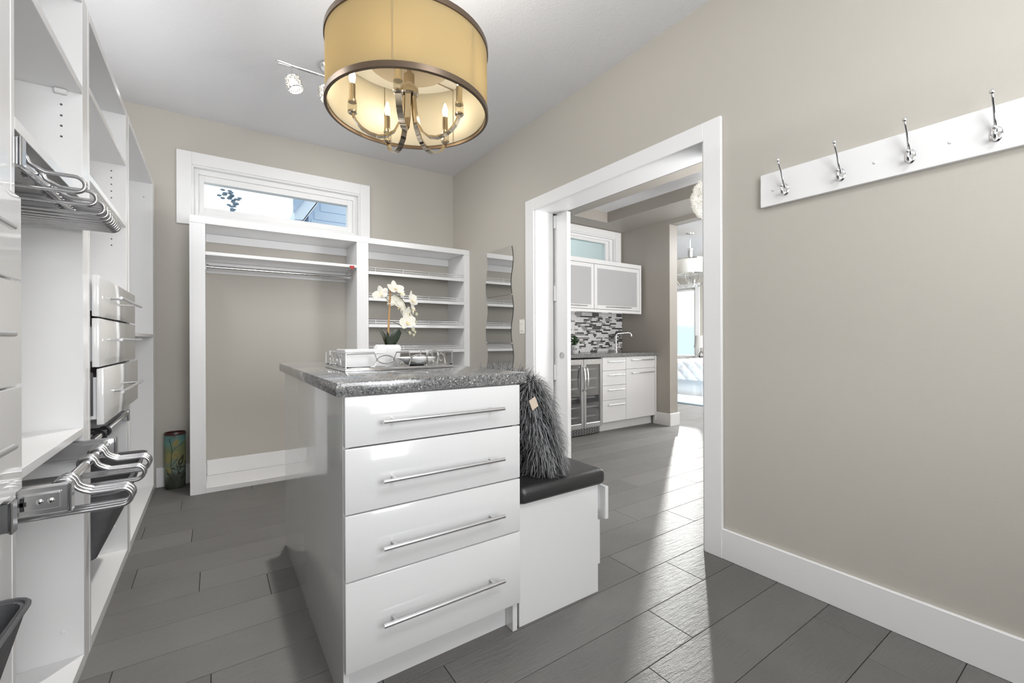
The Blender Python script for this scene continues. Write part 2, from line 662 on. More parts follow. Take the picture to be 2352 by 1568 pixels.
def plank(x0, x1, y0, y1):
    key = (round(x1 - x0, 3), round(y1 - y0, 3))
    if key not in plank_cache:
        g = 0.0011
        hx, hy = (x1 - x0) / 2 - g, (y1 - y0) / 2 - g
        o = MB().box(-hx, hx, -hy, hy, -0.008, 0.0, 0.0012).build('plank', 'plank_floor')
        plank_cache[key] = o.data
    else:
        o = bpy.data.objects.new('plank', plank_cache[key])
        COL.objects.link(o)
    o.parent = fl
    o.location = ((x0 + x1) / 2, (y0 + y1) / 2, 0)


def in_view(x0, x1, y0, y1):
    if y1 <= 4.06:
        return True
    return x1 > XH2


for i in range(-2, 27):
    y0 = 0.531 + PW * i
    y1 = y0 + PW
    lo, hi = (-0.76, 9.0) if y0 < 4.05 else (XH2, 9.0)
    if y0 < 1.0:
        hi = 4.6
    if y1 > 4.05 and y0 < 4.05:
        pass
    ph = phase.get(i, rp.uniform(0, PL))
    x = ph - math.ceil((ph - lo) / PL) * PL
    while x < hi - 0.02:
        a, b = max(x, lo), min(x + PL, hi)
        x += PL
        if b - a < 0.02:
            continue
        if a > XH2 - 0.3 and y0 < 2.2:
            continue
        if y0 < 4.05 and y1 > 4.05 and b <= XH2:
            plank(a, b, y0, 4.049)
        else:
            plank(a, b, y0, y1)

# ------------------------------------------------------------------ walls, ceilings
struct('ceiling', MB().box(XL - 0.1, XR, YF - 0.1, YB2, HC, HC + 0.1), 'ceiling_paint')
struct('wall_left', MB().box(XL - 0.1, XL, YF - 0.1, YB2, -0.01, HC), 'wall_paint')
struct('wall_front', MB().box(XL - 0.1, XR2, YF - 0.1, YF, -0.01, HC), 'wall_paint')
# right wall around the pocket-door opening
struct('wall_right', MB()
       .box(XR, XR2, YF, DY0, -0.01, HC)
       .box(XR, 2.262, DY0, DY1, DZ + 0.016, HC)
       .box(2.262, XR2, DY0, DY1, 2.075, HC)
       .box(XR, 2.205, DY1, YB, -0.01, HC)
       .box(2.268, XR2, DY1 + 0.012, YB, -0.01, HC)
       .box(2.205, 2.268, 3.60, YB, -0.01, HC), 'wall_paint')
# window holes
W1 = (-0.133, 1.100, 1.985, 2.378)
W2 = (2.90, 4.444, 1.98, 2.406)
struct('wall_back', MB()
       .box(XL, W1[0], YB, YB2, -0.01, HC).box(W1[1], XR, YB, YB2, -0.01, HC)
       .box(W1[0], W1[1], YB, YB2, -0.01, W1[2]).box(W1[0], W1[1], YB, YB2, W1[3], HC), 'wall_paint')
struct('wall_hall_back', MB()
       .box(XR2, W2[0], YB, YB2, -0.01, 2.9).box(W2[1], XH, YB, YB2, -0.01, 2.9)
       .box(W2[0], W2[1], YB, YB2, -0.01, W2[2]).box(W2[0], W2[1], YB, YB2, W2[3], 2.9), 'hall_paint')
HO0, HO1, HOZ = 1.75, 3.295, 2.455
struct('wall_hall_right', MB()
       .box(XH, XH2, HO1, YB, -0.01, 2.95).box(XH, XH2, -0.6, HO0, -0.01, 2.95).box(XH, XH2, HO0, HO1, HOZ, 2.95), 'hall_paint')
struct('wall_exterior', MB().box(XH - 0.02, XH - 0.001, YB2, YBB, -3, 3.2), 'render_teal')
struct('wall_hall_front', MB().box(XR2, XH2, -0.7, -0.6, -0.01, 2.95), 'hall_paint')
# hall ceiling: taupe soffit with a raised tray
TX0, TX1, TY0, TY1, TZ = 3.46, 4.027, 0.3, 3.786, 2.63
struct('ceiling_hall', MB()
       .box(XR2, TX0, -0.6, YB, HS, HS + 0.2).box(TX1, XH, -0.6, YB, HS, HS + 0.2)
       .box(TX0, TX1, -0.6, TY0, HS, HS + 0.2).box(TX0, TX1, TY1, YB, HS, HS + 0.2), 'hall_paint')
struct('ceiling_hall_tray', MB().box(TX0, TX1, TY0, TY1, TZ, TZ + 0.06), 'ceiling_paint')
# bedroom shell
HB = 2.75
W3 = (5.80, 7.05, 0.63, 2.22)
struct('wall_bedroom_right', MB()
       .box(XBW, XBW + 0.18, 1.0, W3[0], -0.01, HB).box(XBW, XBW + 0.18, W3[1], YBB, -0.01, HB)
       .box(XBW, XBW + 0.18, W3[0], W3[1], -0.01, W3[2]).box(XBW, XBW + 0.18, W3[0], W3[1], W3[3], HB), 'wall_paint')
struct('wall_bedroom_back', MB().box(XH, XBW + 0.18, YBB, YBB + 0.1, -0.01, HB), 'wall_paint')
struct('wall_bedroom_left', MB().box(XH, XH2, YB, YBB, -0.01, HB), 'wall_paint')
struct('wall_bedroom_front', MB().box(XH2, XBW + 0.18, 0.9, 1.0, -0.01, HB), 'wall_paint')
struct('ceiling_bedroom', MB().box(XH2, XBW + 0.18, 0.9, YBB + 0.1, HB, HB + 0.1), 'ceiling_paint')

# ------------------------------------------------------------------ trim
CF = XR - 0.018
d1 = MB()
d1.box(CF, XR, DY1, DY1 + 0.104, 0, DZ + 0.091, 0.002)
d1.box(CF, XR, DY0 - 0.092, DY0, 0, DZ + 0.091, 0.002)
d1.box(CF, XR, DY0, DY1, DZ, DZ + 0.091, 0.002)
tr = struct('trim_1', d1, 'trim_paint')
jb = MB()
jb.box(XR - 0.004, 2.205, DY1 - 0.012, DY1, 0, DZ + 0.012)
jb.box(XR - 0.004, 2.262, DY0 - 0.0, DY0 + 0.012, 0, DZ + 0.012)
jb.box(XR - 0.004, 2.248, DY0 + 0.012, DY1 - 0.012, DZ + 0.0, DZ + 0.014)
jb.build('door_jamb', 'trim_paint', tr)
MB().box(2.250, 2.262, DY0 + 0.012, DY1, DZ + 0.004, DZ + 0.014).build('track_slot', 'dark_slot', tr)

BBF = 0.016
bb = MB()
bb.box(XR - BBF, XR, YF, DY0 - 0.092, 0, 0.143, 0.002)
struct('baseboard_right', bb, 'trim_paint')
struct('baseboard_back', MB().box(-0.345, -0.140, YB - BBF, YB, 0, 0.142, 0.002).box(-0.045, 0.974, YB - BBF, YB, 0.034, 0.150, 0.002), 'trim_paint')
bh = MB()
bh.box(XH - 0.018, XH, HO1 - 0.018, 3.53, 0, 0.15, 0.002)
bh.box(XH, XH2 + 0.018, HO1 - 0.018, HO1, 0, 0.15, 0.002)
bh.box(XH2, XH2 + 0.018, HO1, YBB, 0, 0.15, 0.002)
struct('baseboard_hall', bh, 'trim_paint')

# pocket door leaf
door = struct('door_1', MB().box(2.222, 2.258, 2.502, 3.52, 0.012, 2.035, 0.0015), 'trim_paint')
fp = MB().lathe([(0.0205, 0.0), (0.024, 0.001), (0.024, 0.004), (0.019, 0.004), (0.018, 0.001), (0.0001, 0.0005)], n=24)
fp.xf(Matrix.Translation((2.2215, 2.566, 0.935)) @ Matrix.Rotation(-PI / 2, 4, 'Y'))
fp.build('finger_pull', 'pull_metal', door)
gd = MB()
for z0, z1 in ((1.93, 2.03), (1.36, 1.48), (0.74, 0.86), (0.2, 0.5)):
    gd.box(2.207, 2.2215, 2.630, 2.646, z0, z1, 0.001)
gd.build('edge_guide', 'trim_paint', tr)


# ------------------------------------------------------------------ windows
def window_y(name, W, glass, gy, cas, cas_mb, gmat, frame_d=0.07, extra=None):
    """window in a wall facing -y"""
    x0, x1, z0, z1 = W
    gx0, gx1, gz0, gz1 = glass
    root = struct(name, cas_mb, 'trim_paint')
    lin = MB()
    t = 0.012
    lin.box(x0, x0 + t, YB - 0.002, gy + 0.06, z0, z1).box(x1 - t, x1, YB - 0.002, gy + 0.06, z0, z1)
    lin.box(x0 + t, x1 - t, YB - 0.002, gy + 0.06, z1 - t, z1).box(x0 + t, x1 - t, YB - 0.002, gy + 0.06, z0, z0 + t)
    lin.build('window_reveal', 'trim_paint', root)
    fr = MB()
    a, b, c, d = x0 + t, x1 - t, z0 + t, z1 - t
    m = 0.45
    for y0, y1, q in ((gy - 0.035, gy + 0.05, m), (gy - 0.018, gy + 0.05, 1.0)):
        e = [a + (gx0 - a) * (q if q < 1 else m) if q == 1.0 else a, 0, 0, 0]
        if q < 1:
            o = (a, b, c, d)
            i_ = (a + (gx0 - a) * m, b + (gx1 - b) * m, c + (gz0 - c) * m, d + (gz1 - d) * m)
        else:
            o = (a + (gx0 - a) * m, b + (gx1 - b) * m, c + (gz0 - c) * m, d + (gz1 - d) * m)
            i_ = (gx0, gx1, gz0, gz1)
        fr.box(o[0], i_[0], y0, y1, o[2], o[3], 0.002).box(i_[1], o[1], y0, y1, o[2], o[3], 0.002)
        fr.box(i_[0], i_[1], y0, y1, o[2], i_[2], 0.002).box(i_[0], i_[1], y0, y1, i_[3], o[3], 0.002)
    fo = fr.build('window_frame', 'trim_paint', root)
    if extra:
        extra.build('frame_clip', 'trim_paint', fo)
    MB().box(gx0 - 0.002, gx1 + 0.002, gy + 0.006, gy + 0.012, gz0 - 0.002, gz1 + 0.002).build('window_pane', gmat, root)
    return root


wf = YB - 0.018
c1 = MB().box(-0.224, W1[0], wf, YB, 1.926, 2.470, 0.002).box(W1[1], 1.186, wf, YB, 1.926, 2.470, 0.002)
c1.box(W1[0], W1[1], wf, YB, W1[3], 2.470, 0.002).box(W1[0], W1[1], wf, YB, 1.926, W1[2], 0.002)
ex = MB().box(-0.100, -0.090, 4.09, 4.097, 2.13, 2.21, 0.002).box(1.050, 1.060, 4.09, 4.097, 2.13, 2.21, 0.002)
window_y('window_1', W1, (-0.057, 1.008, 2.083, 2.281), 4.128, None, c1, 'clear_glass', extra=ex)
c2 = MB().box(W2[1], 4.547, wf, YB, 2.005, 2.488, 0.002).box(2.80, W2[0], wf, YB, 2.005, 2.488, 0.002)
c2.box(W2[0], W2[1], wf, YB, W2[3], 2.488, 0.002)
window_y('window_2', W2, (3.0, 4.318, 2.03, 2.333), 4.118, None, c2, 'teal_glass')
# bedroom window
w3 = MB()
cx0 = XBW - 0.018
w3.box(cx0, XBW, W3[0] - 0.11, W3[0], 0.55, W3[3] + 0.10, 0.002).box(cx0, XBW, W3[1], W3[1] + 0.11, 0.55, W3[3] + 0.10, 0.002)
w3.box(cx0, XBW, W3[0], W3[1], W3[3], W3[3] + 0.10, 0.002).box(cx0 - 0.02, XBW, W3[0], W3[1], 0.55, W3[2], 0.002)
r3 = struct('window_3', w3, 'trim_paint')
f3 = MB()
f3.box(XBW + 0.05, XBW + 0.10, W3[0], W3[0] + 0.06, W3[2], W3[3]).box(XBW + 0.05, XBW + 0.10, W3[1] - 0.06, W3[1], W3[2], W3[3])
f3.box(XBW + 0.05, XBW + 0.10, W3[0] + 0.06, W3[1] - 0.06, W3[2], W3[2] + 0.05).box(XBW + 0.05, XBW + 0.10, W3[0] + 0.06, W3[1] - 0.06, W3[3] - 0.05, W3[3])
f3.build('window_frame', 'trim_paint', r3)
MB().box(XBW + 0.07, XBW + 0.076, W3[0] + 0.055, W3[1] - 0.055, W3[2] + 0.045, W3[3] - 0.045).build('window_pane', 'clear_glass', r3)

# ------------------------------------------------------------------ outside
nh = thing('neighbour_house', 'pale blue house gable with deep eave seen through the closet window', 'house', (2.6, 10.2, 0))
hb = MB()
hb.prism([(1.66, -0.5), (7.0, -0.5), (7.0, 6.6), (3.70, 6.88), (1.66, 3.70)], 1, 10.0, 15.0)
wall_h = hb.build('wall', 'siding_blue', nh)
sd = MB()
z = 0.2
while z < 6.4:
    xa = 1.66 if z < 3.5 else 1.66 + (z + 0.17 - 3.70) * 0.645
    sd.box(xa + 0.05, 6.99, 9.978, 10.0, z, z + 0.17)
    z += 0.19
o = sd.build('siding_boards', 'siding_blue', wall_h)
o['kind'] = 'stuff'
sl = math.atan2(1.0, 0.66)
so = MB()
so.prism([(1.30, 3.40), (1.30, 3.58), (3.65, 7.12), (3.75, 7.0), (1.45, 3.42)], 1, 9.35, 15.0)
so.build('roof', 'soffit_blue', nh)
MB().prism([(1.27, 3.50), (1.27, 3.78), (3.66, 7.36), (3.72, 7.16)], 1, 9.30, 9.349).build('fascia', 'fascia_blue', nh)

tw = thing('tree', 'sparse dark twig of leaves against the sky outside the closet window', 'tree', (0.33, 12.0, -0.5))
MB().tube([(0.36, 12, -0.5), (0.40, 12, 1.5), (0.36, 12, 2.8), (0.37, 12, 3.9)], [0.03, 0.025, 0.015, 0.004], 6).build('trunk', 'twig_leaf', tw)
tb = MB()
rt = random.Random(5)
for cx_, cz_, n_, s_ in ((0.25, 4.46, 7, 0.10), (0.34, 4.36, 16, 0.11), (0.37, 4.22, 6, 0.06), (0.38, 4.1, 3, 0.04), (0.385, 4.0, 3, 0.04)):
    for _ in range(n_):
        p = Vector((cx_ + rt.gauss(0, s_ * 0.6), 12 + rt.gauss(0, 0.08), cz_ + rt.gauss(0, s_ * 0.4)))
        tb.ball(p, 0.045, 6, 4, (1.1, 0.5, 0.55))
lf = tb.build('foliage', 'twig_leaf', tw)
lf['kind'] = 'stuff'

hm = MB()
pts = []
rh = random.Random(11)
N = 40
for i in range(N + 1):
    t = i / N
    a = math.radians(2 + 60 * t)
    rr = 70
    hgt = 4.2 + 0.8 * math.sin(9 * t) + rh.uniform(-0.25, 0.25)
    pts.append((rr * math.cos(a), rr * math.sin(a), hgt))
vs, fs = [], []
for x, y, h in pts:
    vs += [(x * 0.8, y * 0.8, -3), (x * 0.93, y * 0.93, h * 0.5), (x, y, h), (x * 1.1, y * 1.1, h * 0.8), (x * 1.2, y * 1.2, -3)]
for i in range(N):
    for j in range(4):
        fs.append((i * 5 + j, i * 5 + j + 1, (i + 1) * 5 + j + 1, (i + 1) * 5 + j))
hm.add(vs, fs)
struct('hill', hm, 'hill_haze')
struct('ground', MB().box(-40, 120, -40, 120, -3.2, -3.0), 'concrete_ground')

# ------------------------------------------------------------------ left closet system
XC = -0.351          # cabinet front plane
XK = -0.757          # back
TOPZ = 2.19
PST = ((1.285, 1.372), (1.962, 2.060), (2.822, 2.912), (3.955, 4.046))


def post(y0, y1, top, parent, base_x=XC):
    b = MB()
    b.box(XK + 0.006, XC, y0, y0 + 0.02, 0, top, 0.001).box(XK + 0.006, XC, y1 - 0.02, y1, 0, top, 0.001)
    b.box(XC - 0.03, XC - 0.001, y0 + 0.0195, y1 - 0.0195, 0, top, 0.0)
    return b.build('side_panel', 'melamine', parent)


def shelf(y0, y1, z0, z1, parent, x1=XC, x0=XK + 0.006, m='melamine'):
    return MB().box(x0, x1, y0, y1, z0, z1, 0.001).build('shelf', m, parent)


def handle_y(parent, x, y0, y1, z, xface, r=0.0058):
    b = MB().tube([(x, y0, z), (x, y1, z)], r, 10)
    ins = (y1 - y0) * 0.14
    for yy in (y0 + ins, y1 - ins):
        b.tube([(xface, yy, z), (x, yy, z)], r * 0.72, 8)
    return b.build('handle', 'brushed_steel', parent)


def pegs(y, xs, zs, parent):
    b = MB()
    for x in xs:
        for z in zs:
            t = MB().lathe([(0.0001, 0), (0.0032, 0.0), (0.0032, 0.0008), (0.0001, 0.0009)], n=10)
            t.xf(Matrix.Translation((x, y, z)) @ Matrix.Rotation(PI / 2, 4, 'X'))
            b.add(t.v, t.f)
    o_ = b.build('peg_holes', 'peg_hole', parent)
    o_['kind'] = 'stuff'
    return o_


def slide(parent, y0, y1, x1, z0, z1, name='drawer_slide', x0=XK + 0.02, cap=True):
    b = MB()
    b.box(x0, x1 - 0.006, y0, y1, z0, z1, 0.002)
    zc = (z0 + z1) / 2
    yo = y0 - 0.004 if y0 < (y1) else y0
    b.box(x0, x1 - 0.02, y0 - 0.003, y0, zc - (z1 - z0) * 0.30, zc + (z1 - z0) * 0.30, 0.001)
    o_ = b.build(name, 'brushed_steel', parent)
    if cap:
        MB().box(x1 - 0.006, x1, y0 - 0.004, y1 + 0.002, z0 - 0.002, z1 + 0.002, 0.002).build('end_cap', 'hanger_metal', o_)
    return o_


# -- drawer tower (nearest)
dt = thing('drawer_tower', 'tall white drawer tower nearest the camera at the left edge', 'cabinet', (-0.55, 1.03, 0))
MB().box(XK + 0.006, XC, 0.72, 0.74, 0, TOPZ, 0.001).build('side_panel', 'melamine', dt)
post(*PST[0], TOPZ, dt)
MB().box(XK + 0.001, XK + 0.006, 0.72, 1.372, 0, TOPZ).build('back_panel', 'melamine', dt)
shelf(0.741, 1.284, 0.02, 0.045, dt)
shelf(0.741, 1.284, 1.365, 1.385, dt)
shelf(0.741, 1.284, 1.86, 1.88, dt)
MB().box(XK + 0.006, XC, 0.741, 1.284, TOPZ - 0.03, TOPZ).build('top_panel', 'melamine', dt)
for z0, z1, hz in ((1.185, 1.360, 1.269), (0.970, 1.181, 1.073), (0.752, 0.966, 0.866)):
    d_ = MB().box(XC + 0.001, XC + 0.02, 0.725, 1.330, z0, z1, 0.002).build('drawer', 'lacquer', dt)
    handle_y(d_, -0.303, 0.85, 1.175, hz, XC + 0.02)
slide(dt, 1.262, 1.283, -0.326, 0.682, 0.742)

# -- hanging cabinet
hc = thing('hanging_cabinet', 'open white hanging cabinet with chrome trouser hangers left of the island', 'cabinet', (-0.55, 1.67, 0))
post(*PST[1], TOPZ, hc)
MB().box(XK + 0.001, XK + 0.006, 1.373, 2.06, 0, TOPZ).build('back_panel', 'melamine', hc)
MB().box(XK + 0.006, XC, 1.373, 1.961, TOPZ - 0.03, TOPZ, 0.001).build('top_panel', 'melamine', hc)
shelf(1.373, 1.961, 1.862, 1.887, hc)
shelf(1.373, 1.961, 1.515, 1.542, hc)
shelf(1.373, 1.961, 0.755, 0.778, hc)
shelf(1.373, 1.961, 0.0, 0.040, hc)
pegs(1.9615, (-0.40,), (1.815, 1.78, 1.747, 1.713), hc)
MB().ball((-0.40, 1.9615, 0.13), 0.007, 10, 6, (1, 0.4, 1)).build('screw_cap', 'trim_paint', hc)
MB().box(-0.415, -0.385, 1.945, 1.9615, 1.846, 1.861, 0.003).build('shelf_clip', 'trim_paint', hc)


def pull_rack(parent, xe, zr, zs0, zs1, ya, yb, rodx):
    r_ = MB().tube([(rodx, ya + 0.022, zr), (rodx, yb - 0.022, zr)], 0.0115, 14).build('rod', 'chrome', parent)
    for y0, y1 in ((ya, ya + 0.02), (yb - 0.02, yb)):
        s_ = slide(parent, y0, y1, xe, zs0, zs1)
    return r_


pull_rack(hc, -0.340, 1.470, 1.440, 1.502, 1.376, 1.958, -0.366)
pull_rack(hc, -0.266, 0.722, 0.676, 0.738, 1.380, 1.955, -0.290)
# slide details on the near lower rail: keyhole plate and rivets
det = MB()
det.box(-0.340, -0.284, 1.3725, 1.3765, 0.690, 0.724, 0.001)
det.build('rail_plate', 'brushed_steel', hc)
rv = MB()
for x in (-0.316, -0.298):
    rv.ball((x, 1.372, 0.707), 0.0065, 10, 6, (1, 0.4, 1))
rv.build('rivets', 'chrome', hc)
MB().box(-0.3495, -0.336, 1.3705, 1.3762, 0.702, 0.711).box(-0.3455, -0.340, 1.3705, 1.3762, 0.692, 0.720).build('keyhole', 'black_plastic', hc)


def hanger_mesh(rodx, tipx, rodz, zt, half, tail):
    """open-ended trouser hanger in the x-z plane, hook at the origin rod"""
    r = 0.0046
    hk = 0.0172
    p = []
    p += arc((rodx, 0, rodz), hk, math.radians(215), math.radians(20), 10, (1, 0, 0), (0, 0, 1))
    # S-bend down to the upper arm
    zu = zt + half
    x0 = rodx + hk
    p += [Vector((x0 + 0.003, 0, rodz - 0.006)), Vector((x0 + 0.009, 0, (rodz + zu) / 2)), Vector((x0 + 0.018, 0, zu + 0.006)), Vector((x0 + 0.030, 0, zu))]
    p += arc((tipx - half, 0, zt), half, PI / 2, -PI / 2, 10, (1, 0, 0), (0, 0, 1))
    p += [Vector((rodx - 0.05, 0, zt - half)), Vector((tail, 0, zt - half))]
    return MB().tube(p, r, 8)


def hangers(ys, rodx, tipx, rodz, zt, half, tail, labels, groups):
    o0 = None
    for y, lb, g in zip(ys, labels, groups):
        if o0 is None:
            o0 = hanger_mesh(rodx, tipx, rodz, zt, half, tail).build('trouser_hanger', 'hanger_metal', base=(rodx, 0, rodz), sharp=80)
            o_ = o0
        else:
            o_ = o0.copy()
            COL.objects.link(o_)
            if 'group' in o_:
                del o_['group']
        o_.location = (rodx, y, rodz)
        tag(o_, lb, 'hanger', g)


up_lab = ['chrome trouser hanger on the upper pull-out rod, the nearest one'] + \
    ['chrome trouser hanger on the upper pull-out rod, %s from the nearest' % q for q in ('second', 'third', 'fourth', 'fifth')] + \
    ['chrome trouser hanger packed tightly towards the far end of the upper rod'] * 5 + ['chrome trouser hanger on the upper pull-out rod, the farthest one']
hangers([1.435, 1.555, 1.655, 1.70, 1.737, 1.77, 1.797, 1.82, 1.843, 1.866, 1.889], -0.366, -0.252, 1.470, 1.430, 0.0185, -0.70, up_lab,
        ['hangers on the upper rod'] * 11)
lo_lab = ['chrome trouser hanger on the lower rod, %s of the near three' % q for q in ('nearest', 'middle', 'farthest')] + \
    ['chrome trouser hanger on the lower rod, %s of the middle pair' % q for q in ('nearer', 'farther')] + \
    ['chrome trouser hanger on the lower rod, %s of the far three' % q for q in ('nearest', 'middle', 'farthest')]
hangers([1.425, 1.447, 1.469, 1.655, 1.677, 1.775, 1.797, 1.819], -0.290, -0.168, 0.722, 0.677, 0.0205, -0.66, lo_lab,
        ['hangers on the lower rod'] * 8)

# -- drawer cabinet
dc = thing('drawer_cabinet', 'white closet cabinet with three handled drawers and open shelves above', 'cabinet', (-0.55, 2.44, 0))
post(*PST[2], TOPZ, dc)
MB().box(XK + 0.001, XK + 0.006, 2.061, 2.912, 0, TOPZ).build('back_panel', 'melamine', dc)
MB().box(XK + 0.006, XC, 2.061, 2.821, TOPZ - 0.03, TOPZ, 0.001).build('top_panel', 'melamine', dc)
shelf(2.061, 2.821, 1.912, 1.934, dc)
shelf(2.061, 2.821, 1.612, 1.634, dc)
shelf(2.061, 2.821, 1.262, 1.280, dc, x1=XC - 0.012)
shelf(2.061, 2.821, 0.0, 0.043, dc)
pegs(2.8215, (-0.405,), (1.878, 1.845, 1.813, 1.78, 1.748, 1.55, 1.52), dc)
MB().ball((-0.40, 2.8215, 0.165), 0.007, 10, 6, (1, 0.4, 1)).build('screw_cap', 'trim_paint', dc)
for k, (z0, z1, hz, x1) in enumerate(((1.125, 1.272, 1.256, 0.0), (0.968, 1.118, 1.066, 0.0), (0.768, 0.960, 0.868, 0.006))):
    pass
for z0, z1, hz, dx in ((1.145, 1.290, 1.252, 0.0), (0.968, 1.139, 1.064, 0.0), (0.765, 0.962, 0.866, 0.010)):
    d_ = MB().box(XC + 0.002 + dx, XC + 0.022 + dx, 2.066 + dx, 2.905, z0, z1, 0.003, 2).build('drawer', 'lacquer', dc)
    MB().box(XK + 0.05, XC + 0.002 + dx, 2.085, 2.80, z0 + 0.02, z1 - 0.03).build('drawer_box', 'melamine', d_)
    handle_y(d_, -0.289 + dx * 0.3, 2.20, 2.745, hz - 0.03 if z0 > 1.14 else hz, XC + 0.022 + dx)
MB().box(XC - 0.05, XC + 0.006, 2.0605, 2.064, 0.80, 0.95).build('drawer_slide', 'black_plastic', dc)
slide(dc, 2.798, 2.820, -0.340, 0.672, 0.720)
MB().tube([(-0.352, 2.064, 0.708), (-0.352, 2.797, 0.708)], 0.0125, 14).build('rod', 'chrome', dc)
for y in (2.22, 2.30):
    t = MB()
    t.tube(arc((-0.352, y, 0.708), 0.0165, 0, 2 * PI * 15 / 16, 15, (1, 0, 0), (0, 0, 1)), 0.0045, 8, closed=True)
    t.box(-0.40, -0.356, y - 0.006, y + 0.006, 0.712, 0.722, 0.002)
    t.box(-0.352, -0.345, y - 0.006, y + 0.006, 0.67, 0.696, 0.002)
    t.build('belt_clip', 'black_plastic', dc)

# -- end cabinet against the back wall
ec = thing('end_cabinet', 'white closet end bay beside the back wall with one low shelf', 'cabinet', (-0.55, 3.45, 0))
post(*PST[3], TOPZ, ec)
MB().box(XK + 0.001, XK + 0.006, 2.913, 4.046, 0, TOPZ).build('back_panel', 'melamine', ec)
MB().box(XK + 0.006, XC, 2.913, 3.954, TOPZ - 0.03, TOPZ, 0.001).build('top_panel', 'melamine', ec)
shelf(2.913, 3.954, 1.085, 1.104, ec)
shelf(2.913, 3.954, 0.0, 0.043, ec)
pegs(3.9545, (-0.40,), (2.06, 0.16), ec)
MB().ball((-0.375, 2.928, 1.815), 0.010, 10, 6).tube([(-0.375, 2.9165, 1.815), (-0.375, 2.94, 1.80)], 0.004, 8).build('rod_socket', 'chrome', ec)


def hamper(name, label, y0, y1, z0, z1, xt, xb, xk):
    """tilt-out cloth laundry bag: trapezoid section, open top with a rim"""
    t = thing(name, label, 'laundry bag', ((xt + xk) / 2, (y0 + y1) / 2, z0))
    n = 6
    b = MB()
    th = 0.006
    prof = []
    ym = (y0 + y1) / 2
    hy = (y1 - y0) / 2
    rings = []
    for k in range(n + 1):
        q = k / n
        z = z0 + (z1 - z0) * q
        x1 = xb + (xt - xb) * q
        x0 = xk
        h = hy * (0.95 + 0.05 * q)
        ring = []
        cr = 0.035
        for cx_, cy_, a0 in ((x1 - cr, ym + h - cr, 0), (x0 + cr, ym + h - cr, 90), (x0 + cr, ym - h + cr, 180), (x1 - cr, ym - h + cr, 270)):
            for s in range(5):
                a = math.radians(a0 + 22.5 * s)
                ring.append((cx_ + cr * math.cos(a), cy_ + cr * math.sin(a), z + (0.055 * (1 if k == n else 0)) * 0 + 0.10 * q * max(0, (x1 - cx_ - cr * math.cos(a))) * 0))
        rings.append(ring)
    m = len(rings[0])
    vs = [p for rg in rings for p in rg]
    inner = []
    for rg in rings:
        cx_ = sum(p[0] for p in rg) / m
        cy_ = sum(p[1] for p in rg) / m
        inner += [(p[0] + (cx_ - p[0]) * 0.05, p[1] + (cy_ - p[1]) * 0.04, p[2] + (0.006 if rg is rings[0] else 0)) for p in rg]
    off = len(vs)
    fs = []
    for k in range(n):
        for j in range(m):
            j2 = (j + 1) % m
            fs.append((k * m + j, k * m + j2, (k + 1) * m + j2, (k + 1) * m + j))
            fs.append((off + k * m + j, off + (k + 1) * m + j, off + (k + 1) * m + j2, off + k * m + j2))
    for j in range(m):
        j2 = (j + 1) % m
        fs.append((n * m + j, n * m + j2, off + n * m + j2, off + n * m + j))
    fs.append(tuple(range(m))[::-1])
    fs.append(tuple(off + j for j in range(m)))
    MB().add(vs + inner, fs).build('bag', 'bag_fabric', t)
    MB().tube([Vector(p) for p in rings[-1]], 0.005, 8, closed=True).build('rim', 'bag_fabric', t)
    return t


hamper('laundry_bag', 'dark grey cloth laundry bag hanging under the three drawers', 2.066, 2.79, 0.290, 0.520, -0.272, -0.345, -0.60)
hamper('laundry_bag', 'charcoal cloth laundry bag at the foot of the nearest drawer tower', 0.80, 1.225, 0.25, 0.565, -0.290, -0.375, -0.62)

# ------------------------------------------------------------------ closet on the back wall
YC = 3.695
YK = YB - 0.001
cl = thing('hanging_closet', 'white open hanging closet under the transom window on the back wall', 'closet', (0.46, 3.87, 0))
for x0, x1 in ((-0.136, -0.047), (0.977, 1.072)):
    b = MB()
    b.box(x0, x0 + 0.02, YC, YK, 0, 1.869, 0.001).box(x1 - 0.02, x1, YC, YK, 0, 1.869, 0.001)
    b.box(x0 + 0.0195, x1 - 0.0195, YC, YC + 0.02, 0, 1.869)
    b.build('side_panel', 'melamine', cl)
MB().box(-0.136, 1.072, YC, YK, 1.870, 1.921, 0.001).build('top_panel', 'melamine', cl)
MB().box(-0.0465, 0.9765, YC, YK - 0.02, 1.655, 1.678, 0.001).build('shelf', 'melamine', cl)
MB().box(-0.0465, 0.9765, YK - 0.018, YK, 1.806, 1.869, 0.001).build('back_rail', 'melamine', cl)
MB().box(-0.0465, 0.9765, YK - 0.018, YK, 1.572, 1.654, 0.001).build('back_rail', 'melamine', cl)
MB().box(-0.0465, 0.9765, YC, YC + 0.018, 0, 0.036, 0.001).box(-0.0465, 0.9765, YC + 0.018, YK, 0.014, 0.033).build('plinth', 'melamine', cl)
rd = MB().tube([(-0.046, 3.862, 1.594), (0.976, 3.862, 1.594)], 0.0135, 14).build('rod', 'chrome', cl)
for x, s in ((-0.044, 1), (0.974, -1)):
    sk = MB()
    sk.tube([(x - 0.002 * s, 3.862, 1.594), (x + 0.014 * s, 3.862, 1.594)], 0.020, 14)
    sk.box(x - 0.0025, x + 0.0025, 3.842, 3.882, 1.57, 1.64, 0.001)
    sk.build('rod_socket', 'chrome', rd)

